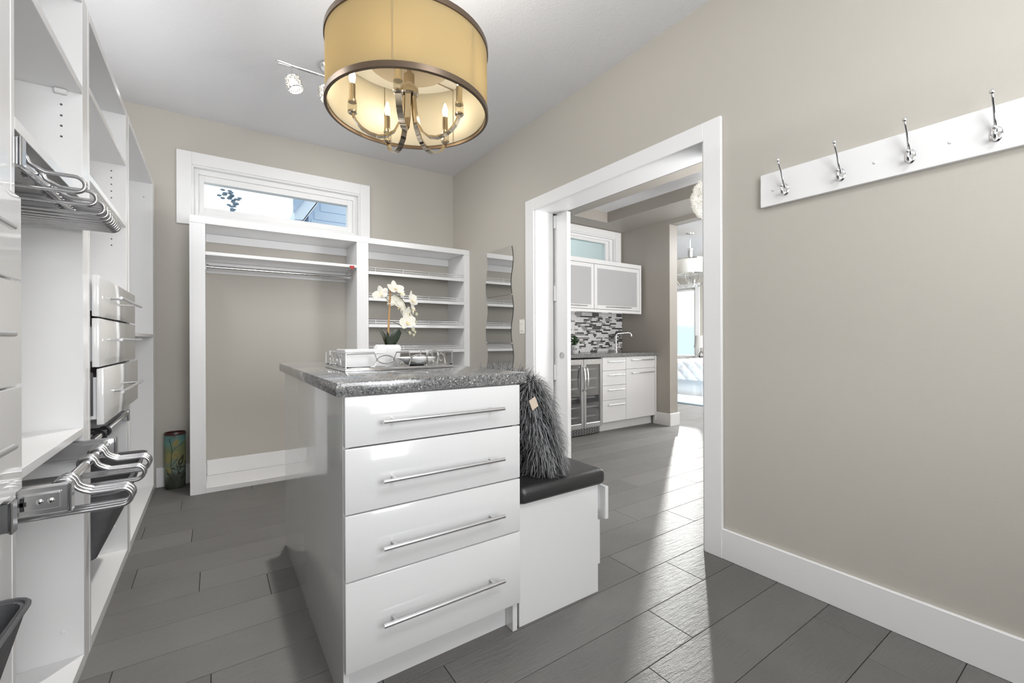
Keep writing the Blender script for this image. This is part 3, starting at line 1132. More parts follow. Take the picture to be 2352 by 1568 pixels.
ht = MB()
hp = []
for i in range(40):
    t = 2 * PI * i / 40
    hp.append((16 * math.sin(t) ** 3, 13 * math.cos(t) - 5 * math.cos(2 * t) - 2 * math.cos(3 * t) - math.cos(4 * t)))
ht.prism([(0.938 + x * 0.00118, 1.655 + z * 0.00118) for x, z in hp], 1, 3.688, 3.694)
tag(ht.build('heart_ornament', 'heart_red', base=(0.938, 3.691, 1.655)), 'small red heart ornament stuck to the closet shelf edge', 'ornament')

ss = thing('shoe_closet', 'white shoe cabinet with slanted railed shelves in the back corner', 'shoe rack', (1.53, 3.87, 0))
b = MB().box(1.976, 1.996, YC, YK, 0, 1.869, 0.001).box(1.9955, 2.036, YC, YC + 0.02, 0, 1.869, 0.001)
b.build('side_panel', 'melamine', ss)
MB().box(1.0725, 2.036, YC, YK, 1.870, 1.916, 0.001).build('top_panel', 'melamine', ss)
MB().box(1.0725, 1.9755, YK - 0.018, YK, 1.802, 1.869, 0.001).build('back_rail', 'melamine', ss)
MB().box(1.0725, 1.9755, YC, YC + 0.018, 0, 0.06, 0.001).build('plinth', 'melamine', ss)
for zf in (1.613, 1.391, 1.167, 0.944, 0.720, 0.50, 0.27):
    dz, dy = 0.068, YK - 0.004 - YC
    v = [(1.073, YC, zf), (1.9755, YC, zf), (1.9755, YC, zf + 0.024), (1.073, YC, zf + 0.024)]
    v2 = [(x, YC + dy, z_ + dz) for x, y_, z_ in v]
    s_ = MB().add(v + v2, [(0, 1, 2, 3), (7, 6, 5, 4), (0, 4, 5, 1), (3, 2, 6, 7), (1, 5, 6, 2), (0, 3, 7, 4)]).build('shelf', 'melamine', ss)
    fz = zf + 0.024
    f_ = MB()
    for hh in (0.018, 0.036):
        f_.tube([(1.076, YC + 0.014, fz + hh), (1.972, YC + 0.014, fz + hh)], 0.0022, 6)
    for x in (1.135, 1.38, 1.62, 1.90):
        f_.tube([(x, YC + 0.014, fz - 0.006 + 0.004), (x, YC + 0.014, fz + 0.040)], 0.0024, 6)
    f_.build('shoe_rail', 'brushed_steel', s_)

# ------------------------------------------------------------------ vase
va = thing('vase', 'dark green and yellow floral oval vase on the floor by the back wall', 'vase', (-0.232, 3.962, 0))
VX, VY, VR, VS = -0.232, 3.968, 0.063, 0.70
pr = [(0.0001, 0.0), (0.055, 0.0), (0.060, 0.006), (0.061, 0.05), (0.062, 0.15), (0.063, 0.30), (0.0625, 0.392), (0.060, 0.400), (0.056, 0.398),
      (0.055, 0.38), (0.055, 0.05), (0.0001, 0.03)]
MB().lathe(pr, (VX, VY, 0), 40, 1.0, VS).build('body', 'vase_glaze', va)
MB().lathe([(0.0632, 0.382), (0.0636, 0.386), (0.0634, 0.396), (0.0605, 0.403), (0.0555, 0.401), (0.0550, 0.37)], (VX, VY, 0), 40, 1.0, VS).build('rim', 'vase_rim', va)


def vpt(a, z, e=0.0):
    """point on the vase wall: a degrees from facing the room, z height"""
    r = 0.0628 + e
    t = math.radians(-90 + a)
    return Vector((VX + r * math.cos(t), VY + r * VS * math.sin(t), z))


bl = MB()
for path in ([(-5, .02), (5, .06), (-12, .12), (-20, .16), (-18, .22), (-14, .28), (-22, .33), (-30, .36)], [(5, .06), (22, .10), (14, .15), (8, .18)],
             [(-15, .27), (10, .30), (35, .315), (50, .335)], [(-18, .165), (4, .20), (15, .215)], [(-5, .05), (-25, .09), (-32, .12)], [(8, .15), (30, .17), (45, .19)]):
    bl.tube([vpt(a, z, 0.0006) for a, z in path], 0.0016, 5)
bl.build('painted_branches', 'vase_line', va)


def vleaf(b, a0, z0, ang, ln, wd):
    n = 8
    c = []
    for s in (1, -1):
        rng = range(n + 1) if s == 1 else range(n - 1, 0, -1)
        for i in rng:
            t = i / n
            u = ln * t
            w_ = s * wd * math.sin(PI * t) ** 0.8
            dx = u * math.cos(ang) - w_ * math.sin(ang)
            dz_ = u * math.sin(ang) + w_ * math.cos(ang)
            c.append(vpt(a0 + math.degrees(dx / 0.055), z0 + dz_, 0.0010))
    k = len(c)
    b.add(c, [tuple(range(k))])


lb = MB()
for a0, z0, an, ln, wd in ((22, .165, 70, .065, .014), (25, .150, 35, .065, .013), (-18, .150, 0, .055, .012), (14, .105, 40, .075, .017), (-30, .10, 110, .05, .012),
                           (-15, .045, 100, .05, .015), (28, .075, 20, .05, .013), (38, .06, 60, .06, .014), (40, .20, 80, .04, .01), (-2, .24, 20, .03, .008)):
    vleaf(lb, a0, z0, math.radians(an), ln, wd)
lb.build('painted_leaves', 'vase_leaf', va)
fb = MB()
for a0, z0 in ((-38, .225), (-36, .205), (-30, .25), (-30, .13), (-38, .145), (0, .325), (12, .34), (6, .315), (8, .255), (18, .245), (-5, .235)):
    for k in range(4):
        vleaf(fb, a0, z0, k * PI / 2 + 0.4, .018, .007)
fb.build('painted_blossoms', 'vase_flower', va)

# ------------------------------------------------------------------ island
il = thing('island_drawers', 'white lacquered drawer island in the middle of the room', 'island', (0.61, 1.9, 0))
IY = 1.305
MB().box(0.3035, 0.321, IY, 2.53, 0, 0.900, 0.001).build('side_panel', 'lacquer', il)
MB().box(0.892, 0.912, IY, 2.53, 0, 0.900, 0.001).build('side_panel', 'lacquer', il)
MB().box(0.321, 0.892, 2.51, 2.53, 0, 0.900).box(0.321, 0.892, IY + 0.03, 2.51, 0.10, 0.115).box(0.321, 0.892, IY + 0.002, 2.51, 0.885, 0.900).build('carcass', 'lacquer', il)
MB().box(0.3215, 0.8915, 1.352, 1.37, 0, 0.105).build('toe_kick', 'lacquer', il)
for z0, z1, hz in ((0.753, 0.897, 0.823), (0.562, 0.749, 0.650), (0.3705, 0.558, 0.455), (0.110, 0.3665, 0.233)):
    d_ = MB().box(0.3055, 0.9115, IY - 0.0205, IY - 0.0005, z0, z1, 0.0022, 2).build('drawer', 'lacquer', il)
    h_ = MB().tube([(0.404, 1.248, hz), (0.822, 1.248, hz)], 0.0062, 12)
    for x in (0.442, 0.784):
        h_.tube([(x, IY - 0.0205, hz), (x, 1.248, hz)], 0.0046, 10)
    h_.build('handle', 'brushed_steel', d_)

ct = MB().box(0.281, 0.942, 1.282, 2.555, 0.9005, 0.940, 0.003, 2).build('countertop', 'granite', base=(0.61, 1.9, 0.9005))
tag(ct, 'speckled grey stone countertop on the white drawer island', 'countertop')

# bench beside the island
bn = thing('bench', 'white bench with black leather seat built beside the drawer island', 'bench', (1.13, 1.9, 0))
MB().box(0.9245, 1.331, 1.310, 2.50, 0, 0.452, 0.0015).build('body', 'lacquer', bn)
sc_ = MB().box(0.9165, 1.356, 1.284, 2.505, 0.4525, 0.519, 0.024, 4)
sc_.build('seat_cushion', 'leather', bn)
MB().box(1.355, 1.373, 1.290, 1.88, 0.304, 0.440, 0.0015).box(1.331, 1.355, 1.335, 1.345, 0.33, 0.43).build('drawer', 'lacquer', bn)
MB().box(1.3315, 1.347, 1.314, 1.88, 0.112, 0.297, 0.0015).build('drawer', 'lacquer', bn)
MB().box(1.3315, 1.347, 1.885, 2.49, 0.112, 0.297, 0.0015).build('drawer', 'lacquer', bn)
MB().box(1.3315, 1.347, 1.885, 2.49, 0.302, 0.447, 0.0015).build('drawer', 'lacquer', bn)

# ------------------------------------------------------------------ fur pillow
pl = thing('fur_pillow', 'shaggy grey fur pillow leaning on the island above the black bench', 'pillow', (1.05, 1.55, 0.519))
PYC, PW2, PH = 1.545, 0.215, 0.19   # centre y, half width, half height
tilt = math.radians(17)
pc = Vector((1.062, PYC, 0.519 + 0.195))
Rp = Matrix.Rotation(-tilt, 3, 'Y')


def pil(u, v, side):
    """pillow surface: u,v in -1..1, side +-1 -> point and normal"""
    e = (1 - abs(u) ** 3.2) * (1 - abs(v) ** 3.2)
    th = 0.078 * max(e, 0) ** 0.5
    sq = 1 - 0.06 * (u * u * v * v)
    return pc + Rp @ Vector((side * th, u * PW2 * sq, v * PH * sq))


n = 18
vs, fs = [], []
for side in (1, -1):
    for i in range(n + 1):
        for j in range(n + 1):
            vs.append(pil(-1 + 2 * i / n, -1 + 2 * j / n, side))
k = (n + 1) ** 2
for s in range(2):
    for i in range(n):
        for j in range(n):
            a = s * k + i * (n + 1) + j
            fs.append((a, a + 1, a + n + 2, a + n + 1))
MB().add(vs, fs).build('cushion', 'fur_root', pl, sharp=180)
rf = random.Random(21)
fv, ff, tone = [], [], []


def strand(p, nrm, ln, tn, wd=0.0017):
    g = Vector((0, 0, -1))
    d = (nrm * rf.uniform(0.5, 1.0) + Vector((rf.gauss(0, .28), rf.gauss(0, .30), rf.gauss(0, .25)))).normalized()
    q = p.copy()
    pts_ = [q.copy()]
    seg = 5
    for i in range(seg):
        q = q + d * (ln / seg)
        if q.z < 0.523:
            q.z = 0.523 + rf.uniform(0, .004)
            d.z = max(d.z, 0)
        q.x = max(q.x, 0.9475 if q.z > 0.885 else 0.916)
        pts_.append(q.copy())
        d = (d + g * 0.42 + Vector((rf.gauss(0, .12), rf.gauss(0, .12), 0))).normalized()
    side = d.cross(nrm)
    if side.length < 1e-4:
        side = Vector((0, 1, 0))
    side.normalize()
    o_ = len(fv)
    for i, q in enumerate(pts_):
        w_ = wd * (1 - 0.8 * i / seg)
        fv.append(q - side * w_)
        fv.append(q + side * w_)
        tone.extend([tn * (0.55 + 0.55 * i / seg)] * 2)
    for i in range(seg):
        ff.append((o_ + 2 * i, o_ + 2 * i + 1, o_ + 2 * i + 3, o_ + 2 * i + 2))


for _ in range(7600):
    side = 1 if rf.random() < 0.72 else -1
    u, v_ = rf.uniform(-1, 1), rf.uniform(-1, 1)
    if rf.random() < 0.42:
        if rf.random() < 0.6:
            u = -1 + abs(rf.gauss(0, 0.10))
        else:
            v_ = rf.choice((-1, 1)) * (1 - abs(rf.gauss(0, .05)))
    u, v_ = max(-1, min(1, u)), max(-1, min(1, v_))
    p = pil(u, v_, side)
    e = 0.03
    nrm = (pil(min(u + e, 1), v_, side) - pil(max(u - e, -1), v_, side)).cross(pil(u, min(v_ + e, 1), side) - pil(u, max(v_ - e, -1), side))
    nrm = nrm * side
    if abs(u) > 0.9 or abs(v_) > 0.9:
        nrm = Rp @ Vector((side * 0.3, u ** 5, v_ ** 5))
    if nrm.length < 1e-6:
        nrm = Vector((side, 0, 0))
    nrm.normalize()
    if nrm.x < -0.75 and p.x < 0.96:
        continue
    strand(p, nrm, rf.uniform(0.05, 0.095), min(1, max(0.05, rf.gauss(0.55, 0.26))))
me = bpy.data.meshes.new('fur')
bl_ = pl.location
me.from_pydata([tuple(p - bl_) for p in fv], [], ff)
at = me.attributes.new('tone', 'FLOAT', 'POINT')
at.data.foreach_set('value', [min(1.0, max(0.0, t)) for t in tone])
me.materials.append(MATS['fur_strand'])
me.polygons.foreach_set('use_smooth', [True] * len(me.polygons))
fo = bpy.data.objects.new('fur', me)
COL.objects.link(fo)
fo.parent = pl
fo['kind'] = 'stuff'
tg = MB().obox((0.962, 1.268, 0.826), (0.0155, 0.001, 0.021), Matrix.Rotation(math.radians(-28), 3, 'Y') @ Matrix.Rotation(math.radians(8), 3, 'X'), 0.0005)
to = tg.build('label_tag', 'tag_card', pl)
to['label'] = 'beige card tag'

# ------------------------------------------------------------------ tray on the island
TX = (0.402, 0.852, 1.690, 2.045)
TZ0 = 0.9405
ty = thing('mirrored_tray', 'silver mirrored tray with an open wire gallery on the countertop', 'tray', (0.627, 1.867, TZ0))
MB().box(TX[0], TX[1], TX[2], TX[3], TZ0, TZ0 + 0.010, 0.002).build('base', 'chrome', ty)
MB().box(TX[0] + 0.010, TX[1] - 0.010, TX[2] + 0.010, TX[3] - 0.010, TZ0 + 0.010, TZ0 + 0.0115).build('mirror_plate', 'mirror_glass', ty)
gz0, gz1 = TZ0 + 0.0145, TZ0 + 0.070
wr = 0.0030


def side_gallery(p0, p1, motifs, first=0.0):
    """wire gallery between two corners: frames with ellipses between them"""
    p0, p1 = Vector(p0), Vector(p1)
    L_ = (p1 - p0).length
    dx = (p1 - p0).normalized()
    zc, hz = (gz0 + gz1) / 2, (gz1 - gz0) / 2
    b = MB()
    b.tube([p0 + Vector((0, 0, gz0 - 0.004)), p0 + Vector((0, 0, gz1))], wr, 6)

    def pt(s, z):
        return p0 + dx * s + Vector((0, 0, z))
    segs = []
    prev = 0.0
    for c_, hw in motifs:
        segs.append((prev, c_ - hw, prev == 0.0, False))
        prev = c_ + hw
        a_ = []
        for i in range(24):
            t = 2 * PI * i / 24
            a_.append(pt(c_ + hw * 0.98 * math.cos(t), zc + 0.60 * hz * math.sin(t) * (1 - 0.15 * abs(math.cos(t)))))
        b.tube(a_, wr, 6, closed=True)
    segs.append((prev, L_, False, True))
    sl_ = 0.010
    for s0, s1, fst, lst in segs:
        l_in = [pt(s0 + (0 if fst else sl_), gz0)] + ([] if fst else [pt(s0, zc)]) + [pt(s0 + (0 if fst else sl_), gz1)]
        r_in = [pt(s1 - (0 if lst else sl_), gz1)] + ([] if lst else [pt(s1, zc)]) + [pt(s1 - (0 if lst else sl_), gz0)]
        b.tube(l_in + r_in, wr, 6, closed=True)
    return b.build('wire_gallery', 'chrome', ty)


a0, a1, b0, b1 = TX[0] + 0.005, TX[1] - 0.005, TX[2] + 0.005, TX[3] - 0.005
side_gallery((a0, b0, 0), (a1, b0, 0), ((0.150, 0.034), (0.290, 0.034)))
side_gallery((a1, b1, 0), (a0, b1, 0), ((0.150, 0.034), (0.290, 0.034)))
side_gallery((a0, b1, 0), (a0, b0, 0), ((0.110, 0.030), (0.235, 0.030)))
side_gallery((a1, b0, 0), (a1, b1, 0), ((0.110, 0.030), (0.235, 0.030)))

bx = thing('box', 'white rectangular lidded box in the tray left of the orchid', 'box', (0.50, 1.83, TZ0 + 0.0115))
MB().box(0.421, 0.580, 1.760, 1.895, TZ0 + 0.0115, TZ0 + 0.062, 0.002).build('body', 'ceramic', bx)
MB().box(0.419, 0.582, 1.758, 1.897, TZ0 + 0.063, TZ0 + 0.082, 0.002).build('lid', 'ceramic', bx)
bo = MB().lathe([(0.0001, 0.0), (0.030, 0.0), (0.055, 0.008), (0.076, 0.022), (0.083, 0.032), (0.081, 0.033), (0.072, 0.023), (0.052, 0.011), (0.0001, 0.006)], (0.716, 1.775, TZ0 + 0.0115), 36)
tag(bo.build('bowl', 'ceramic', base=(0.716, 1.775, TZ0 + 0.0115)), 'shallow white ceramic bowl in the tray before the orchid pot', 'bowl')

# orchid
orc = thing('orchid', 'white artificial orchid in a white pot on the mirrored tray', 'plant', (0.648, 1.945, TZ0 + 0.0115))
OZ = TZ0 + 0.0115
pv = []
for z, h in ((OZ, 0.044), (OZ + 0.045, 0.050), (OZ + 0.070, 0.0545), (OZ + 0.083, 0.048), (OZ + 0.086, 0.044), (OZ + 0.082, 0.040), (OZ + 0.07, 0.040)):
    pv.append((h, z))
pot = MB()
vs, fs = [], []
m = 28
for h, z in pv:
    for j in range(m):
        a = 2 * PI * j / m
        c_, s_ = math.cos(a), math.sin(a)
        q = (abs(c_) ** 5 + abs(s_) ** 5) ** (-1 / 5)
        vs.append((0.648 + h * q * c_, 1.945 + h * q * s_, z))
for i in range(len(pv) - 1):
    for j in range(m):
        fs.append((i * m + j, i * m + (j + 1) % m, (i + 1) * m + (j + 1) % m, (i + 1) * m + j))
fs.append(tuple(range(m))[::-1])
fs.append(tuple((len(pv) - 1) * m + j for j in range(m)))
pot.add(vs, fs).build('pot', 'ceramic', orc)
OY = 1.945
S_ = 1.017


def op(x, z, dy=0.0):
    return Vector((0.648 + (x - 0.643) * S_, OY + dy, 1.03 + (z - 1.032) * S_))


MB().tube([op(.643, 1.01), op(.650, 1.15), op(.6575, 1.292)], [0.0048, 0.0046, 0.0040], 8).build('stake', 'bamboo', orc)
MB().tube(arc(op(.6525, 1.222), 0.0058, 0, 2 * PI * 11 / 12, 11, (1, 0, 0), (0, 1, 0)), 0.0018, 6, closed=True).build('tie', 'petal', orc)
st = MB()
st.tube([op(*p) for p in ((.651, 1.10), (.655, 1.20), (.659, 1.258), (.668, 1.266), (.679, 1.265), (.693, 1.259), (.707, 1.249), (.720, 1.233), (.733, 1.213), (.741, 1.195), (.749, 1.17), (.758, 1.158), (.765, 1.145))], 0.0016, 6)
st.tube([op(*p) for p in ((.648, 1.13), (.656, 1.141), (.668, 1.141), (.685, 1.135), (.702, 1.127), (.716, 1.115), (.728, 1.104), (.749, 1.084))], 0.0014, 6)
st.tube([op(*p) for p in ((.652, 1.232), (.641, 1.242), (.631, 1.253), (.618, 1.258))], 0.0013, 6)
st.tube([op(*p) for p in ((.690, 1.256), (.697, 1.262), (.702, 1.270))], 0.0011, 6)
st.tube([op(*p) for p in ((.707, 1.249), (.725, 1.252), (.740, 1.249))], 0.0011, 6)
st.tube([op(*p) for p in ((.749, 1.185), (.762, 1.186), (.776, 1.180))], 0.0011, 6)
st.tube([op(*p) for p in ((.740, 1.195), (.733, 1.188))], 0.0011, 6)
st.build('stem', 'stem_green', orc)


def big_leaf(pts_c, wid, nrm_dir):
    """broad curved leaf along a centreline"""
    pts_c = [Vector(p) for p in pts_c]
    k_ = len(pts_c)
    vs, fs = [], []
    for i, p in enumerate(pts_c):
        t = i / (k_ - 1)
        w_ = wid * (0.35 + 0.65 * math.sin(PI * min(1, t * 0.93 + 0.10)) ** 0.8) * (1 if t < 0.97 else 0.35)
        d = (pts_c[min(i + 1, k_ - 1)] - pts_c[max(i - 1, 0)]).normalized()
        s = d.cross(Vector(nrm_dir)).normalized()
        nn = s.cross(d).normalized()
        for q, cup in ((-1, .22), (-.5, .05), (0, 0), (.5, .05), (1, .22)):
            vs.append(p + s * w_ * q + nn * w_ * cup)
    for i in range(k_ - 1):
        for j in range(4):
            fs.append((i * 5 + j, i * 5 + j + 1, (i + 1) * 5 + j + 1, (i + 1) * 5 + j))
    off = len(vs)
    vs2 = [v_ + Vector((0, 0.0012, 0)) for v_ in vs]
    fs2 = [tuple(a + off for a in f_[::-1]) for f_ in fs]
    return MB().add(vs + vs2, fs + fs2).build('leaf', 'leaf', orc, sharp=180)


big_leaf([op(.640, 1.025), op(.628, 1.05, -.01), op(.615, 1.078, -.02), op(.603, 1.10, -.028), op(.596, 1.114, -.03)], 0.017, (0.75, -0.6, 0.25))
big_leaf([op(.648, 1.025), op(.660, 1.05, -.012), op(.672, 1.075, -.02), op(.684, 1.097, -.022), op(.689, 1.110, -.02)], 0.022, (-0.45, -0.85, 0.2))
big_leaf([op(.642, 1.025), op(.637, 1.06, .012), op(.633, 1.085, .018), op(.630, 1.100, .02)], 0.009, (0.2, -1, 0.2))
big_leaf([op(.645, 1.025), op(.642, 1.06, -.012), op(.638, 1.085, -.018), op(.636, 1.098, -.02)], 0.008, (0.2, -1, 0.2))


def petal(b, c, ang, ln, wd, fwd, Rm):
    n_ = 6
    vs, fs = [], []
    for i in range(n_ + 1):
        t = i / n_
        w_ = wd * math.sin(PI * min(0.97, t * 0.88 + 0.08)) ** 0.65
        u = ln * t
        for q in (-1, -.4, .4, 1):
            x = u * math.cos(ang) - w_ * q * math.sin(ang)
            y = u * math.sin(ang) + w_ * q * math.cos(ang)
            z_ = fwd * (t ** 1.5) * ln - abs(q) * w_ * 0.16
            vs.append(Vector(c) + Rm @ Vector((x, y, z_)))
    for i in range(n_):
        for j in range(3):
            fs.append((i * 4 + j, i * 4 + j + 1, (i + 1) * 4 + j + 1, (i + 1) * 4 + j))
    b.add(vs, fs)


def flower(c, face, sz, spin):
    face = Vector(face).normalized()
    q = face.to_track_quat('Z', 'Y').to_matrix() @ Matrix.Rotation(spin, 3, 'Z')
    ctr = MB().ball(c, sz * 0.10, 8, 6)
    fl_ = ctr.build('flower', 'petal_lip', orc)
    for ang, ln, wd in ((90, 1.0, .36), (212, 1.0, .36), (328, 1.0, .36), (8, 1.02, .52), (172, 1.02, .52)):
        b = MB()
        petal(b, c, math.radians(ang), sz * ln, sz * wd, 0.22, q)
        b.build('petal', 'petal', fl_, sharp=180)
    b = MB()
    petal(b, Vector(c) + q @ Vector((0, 0, sz * .08)), math.radians(270), sz * 0.42, sz * 0.16, 0.9, q)
    b.build('lip', 'petal_lip', fl_, sharp=180)


for x, z, dy, face, sz, sp in ((.611, 1.262, -.012, (-.7, -.6, .25), .034, .3), (.676, 1.290, -.01, (.15, -.8, .55), .036, 0), (.706, 1.272, .012, (.5, -.5, .5), .032, .5),
                               (.688, 1.236, .016, (.1, .85, -.3), .036, .2), (.713, 1.214, .012, (-.4, .8, -.2), .032, .9), (.752, 1.243, -.012, (.65, -.7, .15), .037, .2),
                               (.760, 1.205, .004, (.75, -.5, .1), .030, .6), (.734, 1.180, -.004, (.3, -.8, -.2), .030, .1), (.728, 1.142, -.016, (.1, -.95, .1), .036, .25)):
    flower(op(x, z, dy), face, sz * 1.14, sp)
bd = MB()
for x, z, r in ((.778, 1.178, .0075), (.761, 1.143, .0045), (.776, 1.144, .0045), (.762, 1.107, .0085), (.771, 1.096, .006), (.765, 1.082, .006), (.746, 1.092, .007)):
    b = MB().ball(op(x, z, -.004), r, 10, 7, (1, .9, 1.25))
    b.tube([op(x, z, -.004), op(x - .012, z + .010)], 0.0009, 5)
    b.build('bud', 'bud', orc)
bd = MB().tube([op(*p) for p in ((.765, 1.145), (.764, 1.12), (.766, 1.09), (.775, 1.075))], 0.001, 5).build('stem', 'stem_green', orc)

# ------------------------------------------------------------------ wall things on the right wall
ml = [('top', 1.634), ('middle', 1.2305), ('bottom', 0.827)]
for nm, zc in ml:
    o_ = thing('wavy_mirror', 'wavy-edged mirror tile on the right wall, the %s of three' % nm, 'mirror', (XR - 0.004, 3.168, zc - 0.2), 'wavy mirrors stacked on the wall')
    hh, hw = 0.2005, 0.2005
    n_ = 28
    L_, R_ = [], []
    for i in range(n_ + 1):
        t = i / n_
        off = -0.017 * math.sin(2 * PI * (1 - t)) - 0.004 * math.sin(PI * t)
        z_ = zc - hh + 2 * hh * t
        L_.append((3.171 + hw + off, z_))
        R_.append((3.171 - hw + off, z_))
    poly = R_ + L_[::-1]
    MB().prism(poly, 0, XR - 0.007, XR - 0.0015).build('backing', 'mirror_edge', o_)
    f_ = MB()
    f_.add([(XR - 0.0074, y_, z_) for y_, z_ in poly], [tuple(range(len(poly)))])
    f_.build('mirror_face', 'mirror_glass', o_, smooth=False)
    for y_, z_ in (L_[-1], R_[-1]) + ((L_[0], R_[0]) if nm == 'bottom' else ()):
        c_ = MB().lathe([(0.0001, 0.010), (0.006, 0.010), (0.009, 0.006), (0.009, 0.0)], n=12)
        c_.xf(Matrix.Translation((XR - 0.0015, y_ - 0.002 if y_ > 3.17 else y_ + 0.002, z_ - 0.002)) @ Matrix.Rotation(-PI / 2, 4, 'Y'))
        c_.build('clip', 'brushed_steel', o_)

sw = thing('light_switch', 'cream wall switch plate between the mirrors and the door casing', 'switch', (XR - 0.003, 2.826, 1.16))
MB().box(XR - 0.006, XR - 0.0005, 2.790, 2.864, 1.104, 1.218, 0.002).build('plate', 'switch_plastic', sw)
MB().box(XR - 0.010, XR - 0.0055, 2.809, 2.845, 1.124, 1.198, 0.002).build('rocker', 'switch_plastic', sw)
MB().box(XR - 0.0106, XR - 0.0099, 2.820, 2.834, 1.180, 1.184).box(XR - 0.0106, XR - 0.0099, 2.818, 2.836, 1.131, 1.133).build('marking', 'switch_mark', sw)

hr = thing('hook_rail', 'white hook rail with chrome coat hooks on the right wall', 'coat rack', (XR - 0.01, 0.4, 1.71))
HX = XR - 0.022
MB().box(HX, XR - 0.0005, -0.28, 0.979, 1.641, 1.785, 0.0015).build('board', 'trim_paint', hr)
for y_ in (0.926, 0.571, 0.371, 0.03):
    c_ = MB().lathe([(0.0001, 0.004), (0.004, 0.0035), (0.006, 0.001), (0.006, 0.0)], n=14)
    c_.xf(Matrix.Translation((HX, y_, 1.708)) @ Matrix.Rotation(-PI / 2, 4, 'Y'))
    c_.build('screw_cap', 'trim_paint', hr)


def hook(y_):
    zb = 1.699
    h = MB()
    # oval base plate
    pl_ = MB().lathe([(0.0001, 0.006), (0.010, 0.0055), (0.0145, 0.003), (0.0155, 0.0)], n=20)
    pl_.xf(Matrix.Translation((HX, y_, zb - 0.004)) @ Matrix.Rotation(-PI / 2, 4, 'Y') @ Matrix.Scale(1.65, 4, (1, 0, 0)))
    h.add(pl_.v, pl_.f)
    ho = h.build('coat_hook', 'chrome', hr, sharp=60)
    a = MB()
    # upper long arm: leaves the plate, sweeps out and up to a knob
    pts_ = [(HX - 0.004, y_, zb + 0.004), (HX - 0.013, y_, zb + 0.014), (HX - 0.026, y_, zb + 0.038), (HX - 0.040, y_, zb + 0.068), (HX - 0.054, y_, zb + 0.086), (HX - 0.063, y_, zb + 0.098), (HX - 0.064, y_, zb + 0.105)]
    a.tube(pts_, [0.0050, 0.0048, 0.0040, 0.0034, 0.0033, 0.0034, 0.0030], 10)
    a.ball((HX - 0.064, y_, zb + 0.107), 0.0075, 12, 8, (1, 1, 1.15))
    a.build('upper_prong', 'chrome', ho, sharp=70)
    a = MB()
    pts_ = [(HX - 0.004, y_, zb - 0.006), (HX - 0.010, y_, zb - 0.020), (HX - 0.020, y_, zb - 0.026), (HX - 0.031, y_, zb - 0.020), (HX - 0.036, y_, zb - 0.006), (HX - 0.035, y_, zb + 0.006)]
    a.tube(pts_, [0.0055, 0.0055, 0.0054, 0.0050, 0.0046, 0.0044], 10)
    a.ball((HX - 0.035, y_, zb + 0.007), 0.0068, 12, 8)
    a.build('lower_prong', 'chrome', ho, sharp=70)


for y_ in (0.876, 0.676, 0.471, 0.268, 0.063, -0.14):
    hook(y_)

# ------------------------------------------------------------------ chandelier
CX, CY = 0.606, 1.562
ch = thing('drum_chandelier', 'gold organza drum chandelier with five candle arms above the island', 'chandelier', (CX, CY, 1.80))
SR, SZ0, SZ1 = 0.291, 1.898, 2.150
N_ = 72
shv = []
shf = []
for i, z in enumerate((SZ0 + 0.004, SZ1 - 0.004)):
    for j in range(N_):
        a = 2 * PI * j / N_
        shv.append((CX + SR * math.cos(a), CY + SR * math.sin(a), z))
for j in range(N_):
    shf.append((j, (j + 1) % N_, N_ + (j + 1) % N_, N_ + j))
MB().add(shv, shf).build('shade', 'gold_organza', ch, sharp=180)
MB().lathe([(SR - 0.009, SZ0 + 0.012), (SR - 0.009, SZ1 - 0.012), (0.0001, SZ1 - 0.0125)], (CX, CY, 0), N_, caps=False).build('lining', 'cream_lining', ch, sharp=40)
for z0, z1 in ((SZ0, SZ0 + 0.021), (SZ1 - 0.021, SZ1)):
    MB().lathe([(SR + 0.001, z0), (SR + 0.0045, z0 + 0.001), (SR + 0.0045, z1 - 0.001), (SR + 0.001, z1), (SR - 0.006, z1), (SR - 0.006, z0)], (CX, CY, 0), N_, closed=True).build('shade_band', 'bronze_band', ch)
sa = math.atan2(-0.83, -0.50)
MB().obox((CX + (SR + 0.0008) * math.cos(sa), CY + (SR + 0.0008) * math.sin(sa), (SZ0 + SZ1) / 2), (0.0008, 0.0022, 0.105), Matrix.Rotation(sa, 3, 'Z')).build('seam', 'seam_thread', ch)
# inner plate, stem, canopy
MB().lathe([(0.0001, 2.090), (0.150, 2.090), (0.156, 2.093), (0.156, 2.100), (0.0001, 2.100)], (CX, CY, 0), 48).build('top_plate', 'diffuser', ch)
sp = MB()
for k in range(3):
    a = 0.5 + 2 * PI * k / 3
    sp.tube([(CX + 0.15 * math.cos(a), CY + 0.15 * math.sin(a), 2.104), (CX + (SR - 0.005) * math.cos(a), CY + (SR - 0.005) * math.sin(a), SZ1 - 0.012)], 0.003, 8)
for a in (sa + 1.0, sa - 1.0, sa + 2.6, sa - 2.6):
    sp.tube([(CX + (SR - 0.008) * math.cos(a), CY + (SR - 0.008) * math.sin(a), SZ0 + 0.01), (CX + (SR - 0.008) * math.cos(a), CY + (SR - 0.008) * math.sin(a), SZ1 - 0.01)], 0.003, 8)
sp.build('shade_frame', 'nickel', ch)
MB().tube([(CX, CY, 2.02), (CX, CY, 2.70)], 0.0085, 12).build('stem', 'nickel', ch)
MB().lathe([(0.0001, 2.737), (0.065, 2.737), (0.065, 2.722), (0.055, 2.708), (0.0001, 2.702)], (CX, CY, 0), 32).build('canopy', 'nickel', ch)
MB().lathe([(0.0001, 1.972), (0.030, 1.972), (0.034, 1.976), (0.034, 2.000), (0.028, 2.004), (0.020, 2.006), (0.020, 2.05), (0.0001, 2.05)], (CX, CY, 0), 32).build('hub', 'nickel', ch)
adir = math.atan2(-F.y, -F.x)
